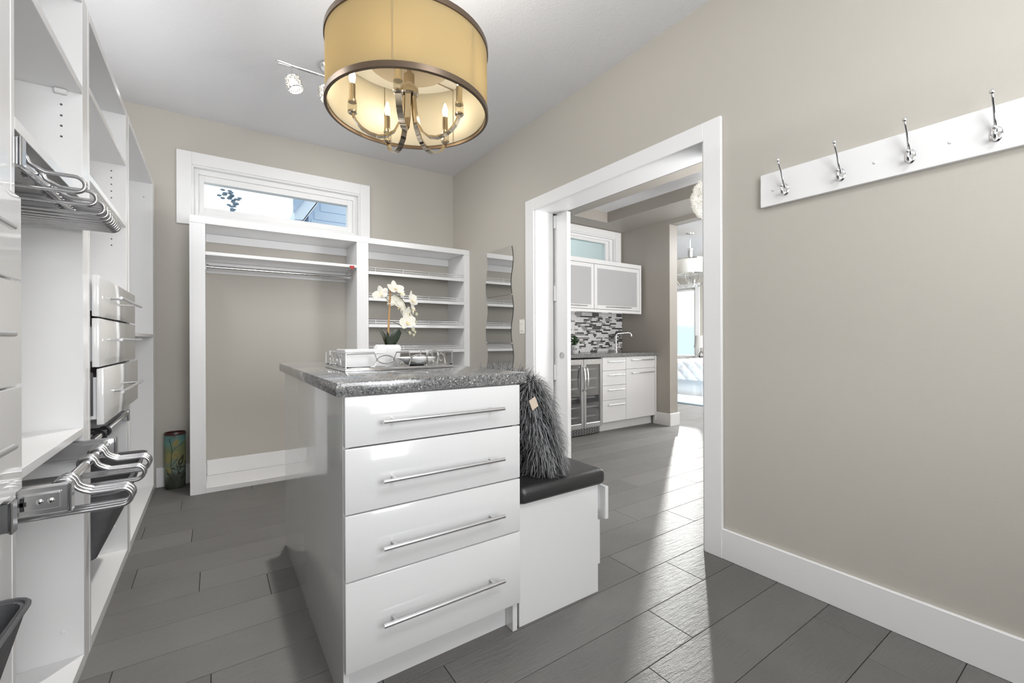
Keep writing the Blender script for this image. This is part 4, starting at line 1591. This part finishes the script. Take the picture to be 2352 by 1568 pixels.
for k in range(5):
    a = adir + math.radians(3) + 2 * PI * k / 5
    e = Vector((math.cos(a), math.sin(a), 0))
    t_ = Vector((-math.sin(a), math.cos(a), 0))
    c_ = Vector((CX, CY, 0))
    prof = [(0.020, 1.985), (0.0215, 1.955), (0.026, 1.915), (0.036, 1.868), (0.055, 1.830), (0.082, 1.808), (0.112, 1.802), (0.142, 1.808), (0.168, 1.822), (0.187, 1.842), (0.197, 1.862), (0.200, 1.872)]
    sm = []
    for i in range(len(prof) - 1):
        sm.append(prof[i])
        sm.append(((prof[i][0] + prof[i + 1][0]) / 2, (prof[i][1] + prof[i + 1][1]) / 2))
    sm.append(prof[-1])
    ar = MB().bar([c_ + e * r + Vector((0, 0, z)) for r, z in sm], t_, 0.0205, 0.006).build('arm', 'nickel', ch, sharp=50)
    q = c_ + e * 0.200
    MB().lathe([(0.0001, 1.868), (0.012, 1.868), (0.0165, 1.872), (0.0165, 1.877), (0.012, 1.879), (0.0001, 1.879)], (q.x, q.y, 0), 20).lathe(
        [(0.0001, 1.909), (0.0145, 1.909), (0.0145, 1.917), (0.0001, 1.917)], (q.x, q.y, 0), 20).build('candle_pan', 'nickel', ar)
    MB().lathe([(0.0001, 1.879), (0.0160, 1.879), (0.0162, 1.909), (0.0001, 1.909)], (q.x, q.y, 0), 12).build('crystal_cup', 'crystal', ar, sharp=20)
    MB().lathe([(0.0001, 1.917), (0.0112, 1.917), (0.0112, 1.972), (0.0095, 1.976), (0.0001, 1.976)], (q.x, q.y, 0), 18).build('candle_sleeve', 'nickel', ar)
    MB().lathe([(0.0001, 1.977), (0.006, 1.977), (0.0105, 1.992), (0.0115, 2.001), (0.0085, 2.015), (0.0035, 2.029), (0.0001, 2.035)], (q.x, q.y, 0), 16).build('flame_bulb', 'bulb', ar)

cl_d = bpy.data.lights.new('chandelier_uplight', 'AREA')
cl_d.shape = 'DISK'
cl_d.size = 0.5
cl_d.energy = 9
cl_d.color = (1.0, 0.95, 0.87)
cl_o = bpy.data.objects.new('chandelier_uplight', cl_d)
COL.objects.link(cl_o)
cl_o.location = (CX, CY, SZ1 + 0.004)
cl_o.rotation_euler = (PI, 0, 0)

# ------------------------------------------------------------------ ceiling track light
tl = thing('track_light', 'chrome ceiling track light with crystal shades behind the gold chandelier', 'ceiling lamp', (0.57, 2.83, 2.6))
MB().lathe([(0.0001, 2.737), (0.058, 2.737), (0.058, 2.728), (0.046, 2.716), (0.0001, 2.712)], (0.59, 2.835, 0), 32).build('canopy', 'chrome', tl)
MB().tube([(0.59, 2.835, 2.712), (0.59, 2.833, 2.667)], 0.008, 10).build('stem', 'chrome', tl)
tk = MB()
xa, xb_, zt_ = 0.300, 0.840, 2.662
loop = arc((xa + 0.012, 2.828, zt_), 0.011, PI / 2, 3 * PI / 2, 10, (1, 0, 0), (0, 1, 0)) + [Vector((xa + 0.08, 2.828 - 0.005, zt_)), Vector((xb_ - 0.08, 2.828 - 0.005, zt_))] + \
    arc((xb_ - 0.012, 2.828, zt_), 0.011, -PI / 2, PI / 2, 10, (1, 0, 0), (0, 1, 0)) + [Vector((xb_ - 0.08, 2.828 + 0.005, zt_)), Vector((xa + 0.08, 2.828 + 0.005, zt_))]
tk.tube(loop, 0.0058, 8, closed=True)
tk.build('bar', 'chrome', tl)
for x, tx, aim, watt in ((0.380, -16, (0.05, 2.3, 0.0), 120), (0.565, -6, (1.1, 4.05, 2.1), 14), (0.745, 10, (2.0, 3.2, 1.5), 26)):
    hd = MB().tube([(x, 2.828, zt_), (x, 2.828, 2.606)], 0.0055, 8).lathe([(0.0001, 2.600), (0.012, 2.600), (0.014, 2.606), (0.0001, 2.612)], (x, 2.828, 0), 14).build('spot_head', 'chrome', tl)
    rm = Matrix.Translation((x, 2.828, 2.600)) @ Matrix.Rotation(math.radians(tx), 4, 'Y') @ Matrix.Rotation(math.radians(-8), 4, 'X')
    r_, h_ = 0.040, 0.085
    fr = MB()
    fr.lathe([(0.012, 0.0), (r_ * 0.92, -0.004), (r_, -0.012), (r_ - 0.003, -0.012), (r_ * 0.9, -0.007), (0.012, -0.003)], n=28, closed=True)
    fr.lathe([(r_, -h_ + 0.012), (r_, -h_ + 0.004), (r_ - 0.003, -h_ + 0.004), (r_ - 0.003, -h_ + 0.012)], n=28, closed=True)
    for row in range(4):
        zr_ = -0.020 - row * 0.0165
        for k in range(11):
            a = 2 * PI * (k + 0.5 * (row % 2)) / 11
            ring = []
            for i in range(10):
                t = 2 * PI * i / 10
                aa = a + 0.0088 * math.cos(t) / r_
                ring.append((r_ * math.cos(aa), r_ * math.sin(aa), zr_ + 0.0085 * math.sin(t)))
            fr.tube(ring, 0.0016, 5, closed=True)
    fr.xf(rm)
    fr.build('shade_cage', 'chrome', hd)
    cb = MB()
    for row in range(4):
        zr_ = -0.020 - row * 0.0165
        for k in range(11):
            a = 2 * PI * (k + 0.5 * (row % 2)) / 11
            cb.ball((r_ * math.cos(a), r_ * math.sin(a), zr_), 0.0065, 8, 5)
    cb.xf(rm)
    o_ = cb.build('crystals', 'crystal', hd)
    o_['kind'] = 'stuff'
    bb_ = MB().lathe([(0.0001, -0.018), (0.012, -0.020), (0.023, -0.050), (0.024, -0.068), (0.0001, -0.070)], n=16)
    bb_.xf(rm)
    bb_.build('bulb', 'bulb_cool', hd)
    sd_ = bpy.data.lights.new('spot_lamp', 'SPOT')
    sd_.energy = watt
    sd_.spot_size = math.radians(96)
    sd_.spot_blend = 1.0
    sd_.shadow_soft_size = 0.03
    sd_.color = (1.0, 0.97, 0.92)
    so2 = bpy.data.objects.new('spot_lamp', sd_)
    COL.objects.link(so2)
    so2.location = rm @ Vector((0, 0, -0.088))
    so2.rotation_euler = (Vector(aim) - so2.location).to_track_quat('-Z', 'Y').to_euler()

# ------------------------------------------------------------------ hall bar
BY = 3.49
ba = thing('bar_cabinet', 'white bar base cabinet with four drawers and a door beside the wine fridge', 'cabinet', (4.09, 3.75, 0))
MB().box(3.622, 4.575, BY + 0.021, YB - 0.001, 0.105, 0.855).build('carcass', 'lacquer', ba)
MB().box(3.622, 4.575, BY + 0.075, BY + 0.095, 0, 0.104).build('toe_kick', 'lacquer', ba)
MB().box(4.552, 4.575, BY - 0.002, BY + 0.0205, 0.05, 0.855).build('end_panel', 'lacquer', ba)


def bar_handle(p, x0, x1, z):
    h = MB().tube([(x0, BY - 0.03, z), (x1, BY - 0.03, z)], 0.0055, 10)
    for x in (x0 + 0.03, x1 - 0.03):
        h.tube([(x, BY, z), (x, BY - 0.03, z)], 0.004, 8)
    h.build('handle', 'brushed_steel', p)


for z0, z1 in ((0.700, 0.848), (0.530, 0.696), (0.361, 0.526), (0.112, 0.357)):
    d_ = MB().box(3.625, 4.012, BY, BY + 0.020, z0, z1, 0.002).build('drawer', 'lacquer', ba)
    bar_handle(d_, 3.70, 3.965, z1 - 0.048)
d_ = MB().box(4.016, 4.548, BY, BY + 0.020, 0.706, 0.848, 0.002).build('drawer', 'lacquer', ba)
bar_handle(d_, 4.10, 4.50, 0.808)
d_ = MB().box(4.016, 4.548, BY, BY + 0.020, 0.112, 0.702, 0.002).build('door', 'lacquer', ba)
bar_handle(d_, 4.10, 4.50, 0.656)

tag(MB().box(2.60, 4.578, 3.462, YB - 0.001, 0.856, 0.894, 0.003, 2).build('bar_countertop', 'granite', base=(3.6, 3.75, 0.856)), 'grey stone countertop along the bar in the next room', 'countertop')

wfz = thing('wine_fridge', 'stainless wine fridge with two glass doors under the bar counter', 'fridge', (3.32, 3.77, 0))
fb_ = MB()
fb_.box(3.036, 3.046, 3.515, YB - 0.01, 0.10, 0.840).box(3.600, 3.612, 3.515, YB - 0.01, 0.10, 0.840)
fb_.box(3.046, 3.600, 3.515, YB - 0.01, 0.10, 0.115).box(3.046, 3.600, 3.515, YB - 0.01, 0.825, 0.840).box(3.046, 3.600, YB - 0.03, YB - 0.01, 0.115, 0.825)
fb_.box(3.046, 3.600, 3.55, YB - 0.03, 0.0, 0.10)
fb_.build('body', 'fridge_inner', wfz)
for k in range(6):
    z_ = 0.19 + k * 0.105
    MB().box(3.06, 3.59, 3.545, 3.565, z_, z_ + 0.016, 0.002).box(3.06, 3.59, 3.566, 3.95, z_ + 0.004, z_ + 0.009).build('shelf', 'tile_light', wfz)
for x0, x1, hxx in ((3.040, 3.318, 3.298), (3.324, 3.604, 3.344)):
    fm = MB()
    z0, z1 = 0.090, 0.842
    fm.box(x0, x0 + 0.034, 3.472, 3.513, z0, z1, 0.003).box(x1 - 0.034, x1, 3.472, 3.513, z0, z1, 0.003)
    fm.box(x0 + 0.034, x1 - 0.034, 3.472, 3.513, z0, z0 + 0.052, 0.003).box(x0 + 0.034, x1 - 0.034, 3.472, 3.513, z1 - 0.062, z1, 0.003)
    dd = fm.build('door', 'brushed_steel', wfz)
    MB().box(x0 + 0.033, x1 - 0.033, 3.484, 3.490, z0 + 0.050, z1 - 0.060).build('glass', 'fridge_glass', dd)
    hcv = [(hxx, 3.470, 0.50), (hxx, 3.445, 0.515), (hxx, 3.432, 0.56), (hxx, 3.428, 0.62), (hxx, 3.432, 0.69), (hxx, 3.445, 0.74), (hxx, 3.470, 0.755)]
    MB().tube(hcv, 0.0085, 10).build('handle', 'brushed_steel', dd)
    lk = MB().lathe([(0.0001, 0.004), (0.008, 0.003), (0.009, 0.0)], n=12)
    lk.xf(Matrix.Translation(((x0 + x1) / 2, 3.472, 0.815)) @ Matrix.Rotation(PI / 2, 4, 'X'))
    lk.build('lock', 'chrome', dd)
gr = MB()
gr.box(3.040, 3.604, 3.520, 3.530, 0.005, 0.085)
go = gr.build('grille', 'black_plastic', wfz)
gb = MB()
for r_i in range(5):
    for c_i in range(14):
        x = 3.05 + c_i * 0.0395 + (0.012 if r_i % 2 else 0)
        gb.box(x, x + 0.028, 3.515, 3.5195, 0.012 + r_i * 0.0145, 0.020 + r_i * 0.0145)
go2 = gb.build('grille_slots', 'brushed_steel', go)
go2['kind'] = 'stuff'

# upper cabinet
uc = thing('wall_cabinet', 'white wall cabinet with frosted glass doors above the bar', 'cabinet', (3.8, 3.87, 1.378))
UY = 3.70
MB().box(2.70, 4.53, UY + 0.002, YB - 0.001, 1.378, 1.40).box(2.70, 4.53, UY + 0.002, YB - 0.001, 1.978, 2.000).box(4.505, 4.53, UY + 0.002, YB - 0.001, 1.40, 1.978).box(
    2.70, 2.72, UY + 0.002, YB - 0.001, 1.40, 1.978).box(2.72, 4.505, YB - 0.02, YB - 0.001, 1.40, 1.978).box(2.70, 4.53, UY - 0.019, UY + 0.0015, 1.950, 2.000).box(
    2.70, 4.53, UY - 0.019, UY + 0.0015, 1.378, 1.412).box(4.500, 4.53, UY - 0.019, UY + 0.0015, 1.412, 1.950).build('carcass', 'lacquer', uc)
MB().box(2.72, 4.505, UY + 0.03, YB - 0.02, 1.675, 1.693).build('shelf', 'melamine', uc)
for x0, x1 in ((2.98, 3.688), (3.694, 4.497)):
    fm = MB()
    z0, z1, q = 1.416, 1.946, 0.048
    fm.box(x0, x0 + q, UY - 0.019, UY, z0, z1, 0.002).box(x1 - q, x1, UY - 0.019, UY, z0, z1, 0.002)
    fm.box(x0 + q, x1 - q, UY - 0.019, UY, z0, z0 + q, 0.002).box(x0 + q, x1 - q, UY - 0.019, UY, z1 - q, z1, 0.002)
    dd = fm.build('door', 'lacquer', uc)
    MB().box(x0 + q - 0.004, x1 - q + 0.004, UY - 0.012, UY - 0.006, z0 + q - 0.004, z1 - q + 0.004).build('glass', 'frosted_panel', dd)
    xm = (x0 + x1) / 2
    h = MB().tube([(xm - 0.22, UY - 0.045, z0 + 0.030), (xm + 0.22, UY - 0.045, z0 + 0.030)], 0.005, 8)
    for x in (xm - 0.18, xm + 0.18):
        h.tube([(x, UY - 0.019, z0 + 0.030), (x, UY - 0.045, z0 + 0.030)], 0.004, 8)
    h.build('handle', 'brushed_steel', dd)

# backsplash mosaic
bs = thing('backsplash', 'black grey and white strip mosaic backsplash behind the bar', 'backsplash', (3.6, YB - 0.004, 0.894))
MB().box(2.75, 4.578, YB - 0.004, YB - 0.0005, 0.8945, 1.3775).build('grout', 'grout', bs)
mo = MB()
rm_ = random.Random(9)
rows = 23
hrow = 0.4825 / rows
for i in range(rows):
    z0 = 0.8950 + i * hrow
    x = 2.755 - rm_.uniform(0, 0.05)
    while x < 4.574:
        ln = rm_.choice((0.03, 0.045, 0.06, 0.09, 0.12))
        a, b = max(x, 2.755), min(x + ln, 4.575)
        x += ln
        if b - a < 0.008:
            continue
        mo.cur = rm_.choices((0, 1, 2), (0.55, 0.20, 0.25))[0]
        mo.box(a + 0.001, b - 0.001, YB - 0.0095 - rm_.uniform(0, 0.001), YB - 0.004, z0 + 0.0013, z0 + hrow - 0.0013)
mo.cur = 0
mt = mo.build('mosaic_tiles', ['tile_light', 'tile_grey', 'tile_dark'], bs, smooth=False)
mt['kind'] = 'stuff'

fa = thing('faucet', 'tall slim chrome faucet on the bar counter', 'faucet', (4.30, 3.90, 0.894))
MB().lathe([(0.0001, 0.8945), (0.026, 0.8945), (0.026, 0.900), (0.015, 0.904), (0.013, 0.960), (0.0001, 0.960)], (4.30, 3.90, 0), 20).build('base', 'chrome', fa)
MB().tube([(4.30, 3.90, 0.955), (4.30, 3.90, 1.095), (4.306, 3.896, 1.118), (4.322, 3.886, 1.130), (4.345, 3.872, 1.133), (4.43, 3.82, 1.140), (4.458, 3.803, 1.136), (4.470, 3.795, 1.115), (4.472, 3.793, 1.095)],
          [0.0115] * 5 + [0.0115, 0.013, 0.014, 0.014], 12).build('spout', 'chrome', fa)
MB().tube([(4.312, 3.895, 0.945), (4.338, 3.885, 0.962), (4.352, 3.880, 1.005)], 0.0045, 8).build('lever', 'chrome', fa)

pp = thing('potted_plant', 'small green plant in a grey lettered pot on the bar counter', 'plant', (3.485, 3.80, 0.8945))
MB().lathe([(0.0001, 0.8945), (0.044, 0.8945), (0.052, 0.93), (0.058, 0.990), (0.055, 0.991), (0.052, 0.975), (0.0001, 0.975)], (3.485, 3.80, 0), 28).build('pot', 'pot_grey', pp)
fp_ = MB()
rpn = random.Random(2)
for _ in range(90):
    a = rpn.uniform(0, 2 * PI)
    r_ = abs(rpn.gauss(0, 0.035))
    z_ = 0.985 + rpn.uniform(0, 0.125) * (1 - r_ / 0.12)
    fp_.ball((3.485 + r_ * math.cos(a), 3.80 + r_ * math.sin(a), z_), 0.013, 6, 4, (1, 1, 0.6))
fo_ = fp_.build('foliage', 'plant_green', pp)
fo_['kind'] = 'stuff'


def text_on(parent, body, size, loc, rot, m, name='lettering'):
    cu = bpy.data.curves.new(name, 'FONT')
    cu.body = body
    cu.size = size
    cu.extrude = 0.0004
    cu.align_x = 'CENTER'
    o_ = bpy.data.objects.new(name + '_tmp', cu)
    COL.objects.link(o_)
    dg = bpy.context.evaluated_depsgraph_get()
    me_ = bpy.data.meshes.new_from_object(o_.evaluated_get(dg))
    bpy.data.objects.remove(o_)
    bpy.data.curves.remove(cu)
    mw = Matrix.Translation(Vector(loc) - parent.location) @ rot.to_4x4()
    me_.transform(mw)
    me_.materials.clear()
    me_.materials.append(MATS[m])
    oo = bpy.data.objects.new(name, me_)
    COL.objects.link(oo)
    oo.parent = parent
    return oo


va_ = math.atan2(-3.80, -3.485) + 0.12
text_on(pp, 'Cy', 0.040, (3.485 + 0.0572 * math.cos(va_), 3.80 + 0.0572 * math.sin(va_), 0.938), Matrix.Rotation(va_ + PI / 2, 3, 'Z') @ Matrix.Rotation(PI / 2 - 0.10, 3, 'X'), 'ink')

# fluffy sphere pendant
SPX, SPY, SPZ, SPR = 3.703, 2.192, 2.318, 0.205
gp = thing('sphere_pendant', 'white fuzzy sphere pendant lamp hanging in the hall', 'pendant lamp', (SPX, SPY, SPZ - SPR))
MB().lathe([(0.0001, TZ - 0.001), (0.05, TZ - 0.001), (0.05, TZ - 0.012), (0.0001, TZ - 0.02)], (SPX, SPY, 0), 24).tube([(SPX, SPY, TZ - 0.015), (SPX, SPY, SPZ + 0.06)], 0.004, 8).build('stem', 'chrome', gp)
MB().ball((SPX, SPY, SPZ), 0.07, 16, 10).build('bulb', 'bulb_white', gp)
rs = random.Random(4)
sb = MB()
for _ in range(2100):
    d = Vector((rs.gauss(0, 1), rs.gauss(0, 1), rs.gauss(0, 1))).normalized()
    rr = SPR * rs.uniform(0.86, 1.0)
    p = Vector((SPX, SPY, SPZ)) + d * rr
    t = d.orthogonal().normalized()
    t = (Matrix.Rotation(rs.uniform(0, 2 * PI), 3, d) @ t)
    ln = 0.022
    q0 = p - t * ln - d * 0.012
    q1 = p + d * 0.006
    q2 = p + t * ln - d * 0.012
    sb.tube([q0, q1, q2], 0.0016, 3, cap=False)
so_ = sb.build('wire_shell', 'ball_white', gp)
so_['kind'] = 'stuff'

# ------------------------------------------------------------------ bedroom
bdm = thing('bed', 'white quilted bed with a pleated skirt in the far bedroom', 'bed', (8.1, 4.2, 0))
BX0, BX1, BY0, BY1 = 7.262, 8.95, 3.1, 5.13
MB().box(BX0 + 0.05, BX1, BY0 + 0.05, BY1 - 0.05, 0.02, 0.36).build('base', 'bedding', bdm)
skt = []
nsk = 64
vs, fs = [], []
path = [(BX0 + 0.02, BY0), (BX0 + 0.02, BY1 - 0.02), (BX1, BY1 - 0.02)]
for i in range(nsk + 1):
    y = BY0 + (BY1 - BY0 - 0.02) * i / nsk
    dx = 0.010 * (1 if (i // 4) % 4 == 0 else 0)
    for z in (0.01, 0.40):
        vs.append((BX0 + 0.02 + dx, y, z))
for i in range(nsk):
    fs.append((2 * i, 2 * i + 1, 2 * i + 3, 2 * i + 2))
MB().add(vs, fs).build('skirt', 'bedding', bdm)
# quilt: grid surface over top and front drop with diamond pintucks
vs, fs = [], []
nu, nv = 84, 46
for i in range(nu + 1):
    y = BY0 + (BY1 - BY0) * i / nu
    for j in range(nv + 1):
        s = j / nv
        if s < 0.5:
            z = 0.30 + 0.36 * (s / 0.5)
            x = BX0 - 0.008
            nx, nz = -1, 0
        else:
            q = (s - 0.5) / 0.5
            z = 0.66
            x = BX0 + 0.01 + 1.67 * q
            nx, nz = 0, 1
        v = z if s < 0.5 else 0.66 + (x - BX0)
        a = abs(math.sin(PI * (y + v) / 0.24))
        c = abs(math.sin(PI * (y - v) / 0.24))
        puff = 0.020 * min(a, c) ** 0.5
        vs.append((x + nx * puff, y, z + nz * puff))
for i in range(nu):
    for j in range(nv):
        a = i * (nv + 1) + j
        fs.append((a, a + 1, a + nv + 2, a + nv + 1))
MB().add(vs, fs).build('quilt', 'bedding', bdm, sharp=80)
MB().box(BX0 + 0.02, BX1, BY0 + 0.02, BY1 - 0.02, 0.36, 0.655, 0.03, 2).build('mattress', 'bedding', bdm)

rg = MB()
tag(MB().box(6.32, 7.20, 3.2, 5.3, 0.0005, 0.028, 0.008, 2).build('rug', 'rug_blue', base=(6.76, 4.25, 0.0005)), 'pale blue shag rug on the floor before the white bed', 'rug')

nsx = thing('nightstand', 'white nightstand beyond the bed under the bedside lamp', 'nightstand', (8.6, 5.42, 0))
MB().box(8.36, 8.85, 5.17, 5.66, 0.10, 0.56, 0.003).build('body', 'bedding', nsx)
for x in (8.39, 8.82):
    for y in (5.20, 5.63):
        MB().box(x - 0.02, x + 0.02, y - 0.02, y + 0.02, 0, 0.10).build('leg', 'bedding', nsx)
MB().box(8.345, 8.359, 5.20, 5.63, 0.34, 0.54).build('drawer', 'bedding', nsx)
bl2 = thing('bedside_lamp', 'white shaded lamp with a silver base beside the bedroom window', 'lamp', (8.53, 5.36, 0.5605))
MB().lathe([(0.0001, 0.5605), (0.065, 0.5605), (0.065, 0.575), (0.02, 0.585), (0.06, 0.64), (0.085, 0.70), (0.075, 0.755), (0.03, 0.79), (0.02, 0.81), (0.02, 0.88), (0.0001, 0.88)], (8.53, 5.36, 0), 24).build('base', 'chrome', bl2)
MB().lathe([(0.150, 0.875), (0.118, 1.128), (0.116, 1.128), (0.148, 0.875)], (8.53, 5.36, 0), 32, closed=True).build('shade', 'white_organza', bl2)
MB().tube([(8.53, 5.36, 0.88), (8.53, 5.36, 1.145)], 0.004, 8).ball((8.53, 5.36, 1.15), 0.010, 8, 6).build('finial', 'chrome', bl2)

BCX, BCY = 6.315, 4.16
bc = thing('bedroom_chandelier', 'white drum chandelier with silver bands hanging in the bedroom', 'chandelier', (BCX, BCY, 1.88))
MB().lathe([(0.0001, HB - 0.001), (0.065, HB - 0.001), (0.06, HB - 0.02), (0.0001, HB - 0.035)], (BCX, BCY, 0), 24).build('canopy', 'chrome', bc)
MB().tube([(BCX, BCY, HB - 0.03), (BCX, BCY, 2.50)], 0.005, 8).build('chain', 'chrome', bc)
MB().lathe([(0.0001, 2.50), (0.045, 2.50), (0.045, 2.49), (0.034, 2.48), (0.034, 2.33), (0.0001, 2.33)], (BCX, BCY, 0), 20).build('column', 'brushed_steel', bc)
MB().lathe([(0.285, 2.085), (0.285, 2.315), (0.283, 2.315), (0.283, 2.085)], (BCX, BCY, 0), 48, closed=True).build('shade', 'white_organza', bc)
for z0 in (2.078, 2.308):
    MB().lathe([(0.282, z0), (0.288, z0), (0.288, z0 + 0.014), (0.282, z0 + 0.014)], (BCX, BCY, 0), 48, closed=True).build('shade_band', 'chrome', bc)
MB().lathe([(0.0001, 2.10), (0.28, 2.10), (0.28, 2.104), (0.0001, 2.104)], (BCX, BCY, 0), 48).build('diffuser', 'white_organza', bc)
MB().ball((BCX, BCY, 2.20), 0.04, 12, 8).build('bulb', 'bulb_far', bc)
MB().lathe([(0.0001, 1.95), (0.02, 1.95), (0.02, 2.07), (0.012, 2.095), (0.0001, 2.095)], (BCX, BCY, 0), 16).build('hub', 'chrome', bc)
for k in range(8):
    a = 0.3 + 2 * PI * k / 8
    e = Vector((math.cos(a), math.sin(a), 0))
    pts_ = []
    for i in range(11):
        t = i / 10
        pts_.append(Vector((BCX, BCY, 0)) + e * (0.02 + 0.235 * t) + Vector((0, 0, 2.05 - 0.16 * math.sin(PI * t) ** 0.8 + 0.02 * t)))
    MB().tube(pts_, 0.005, 6).build('arm', 'chrome', bc)
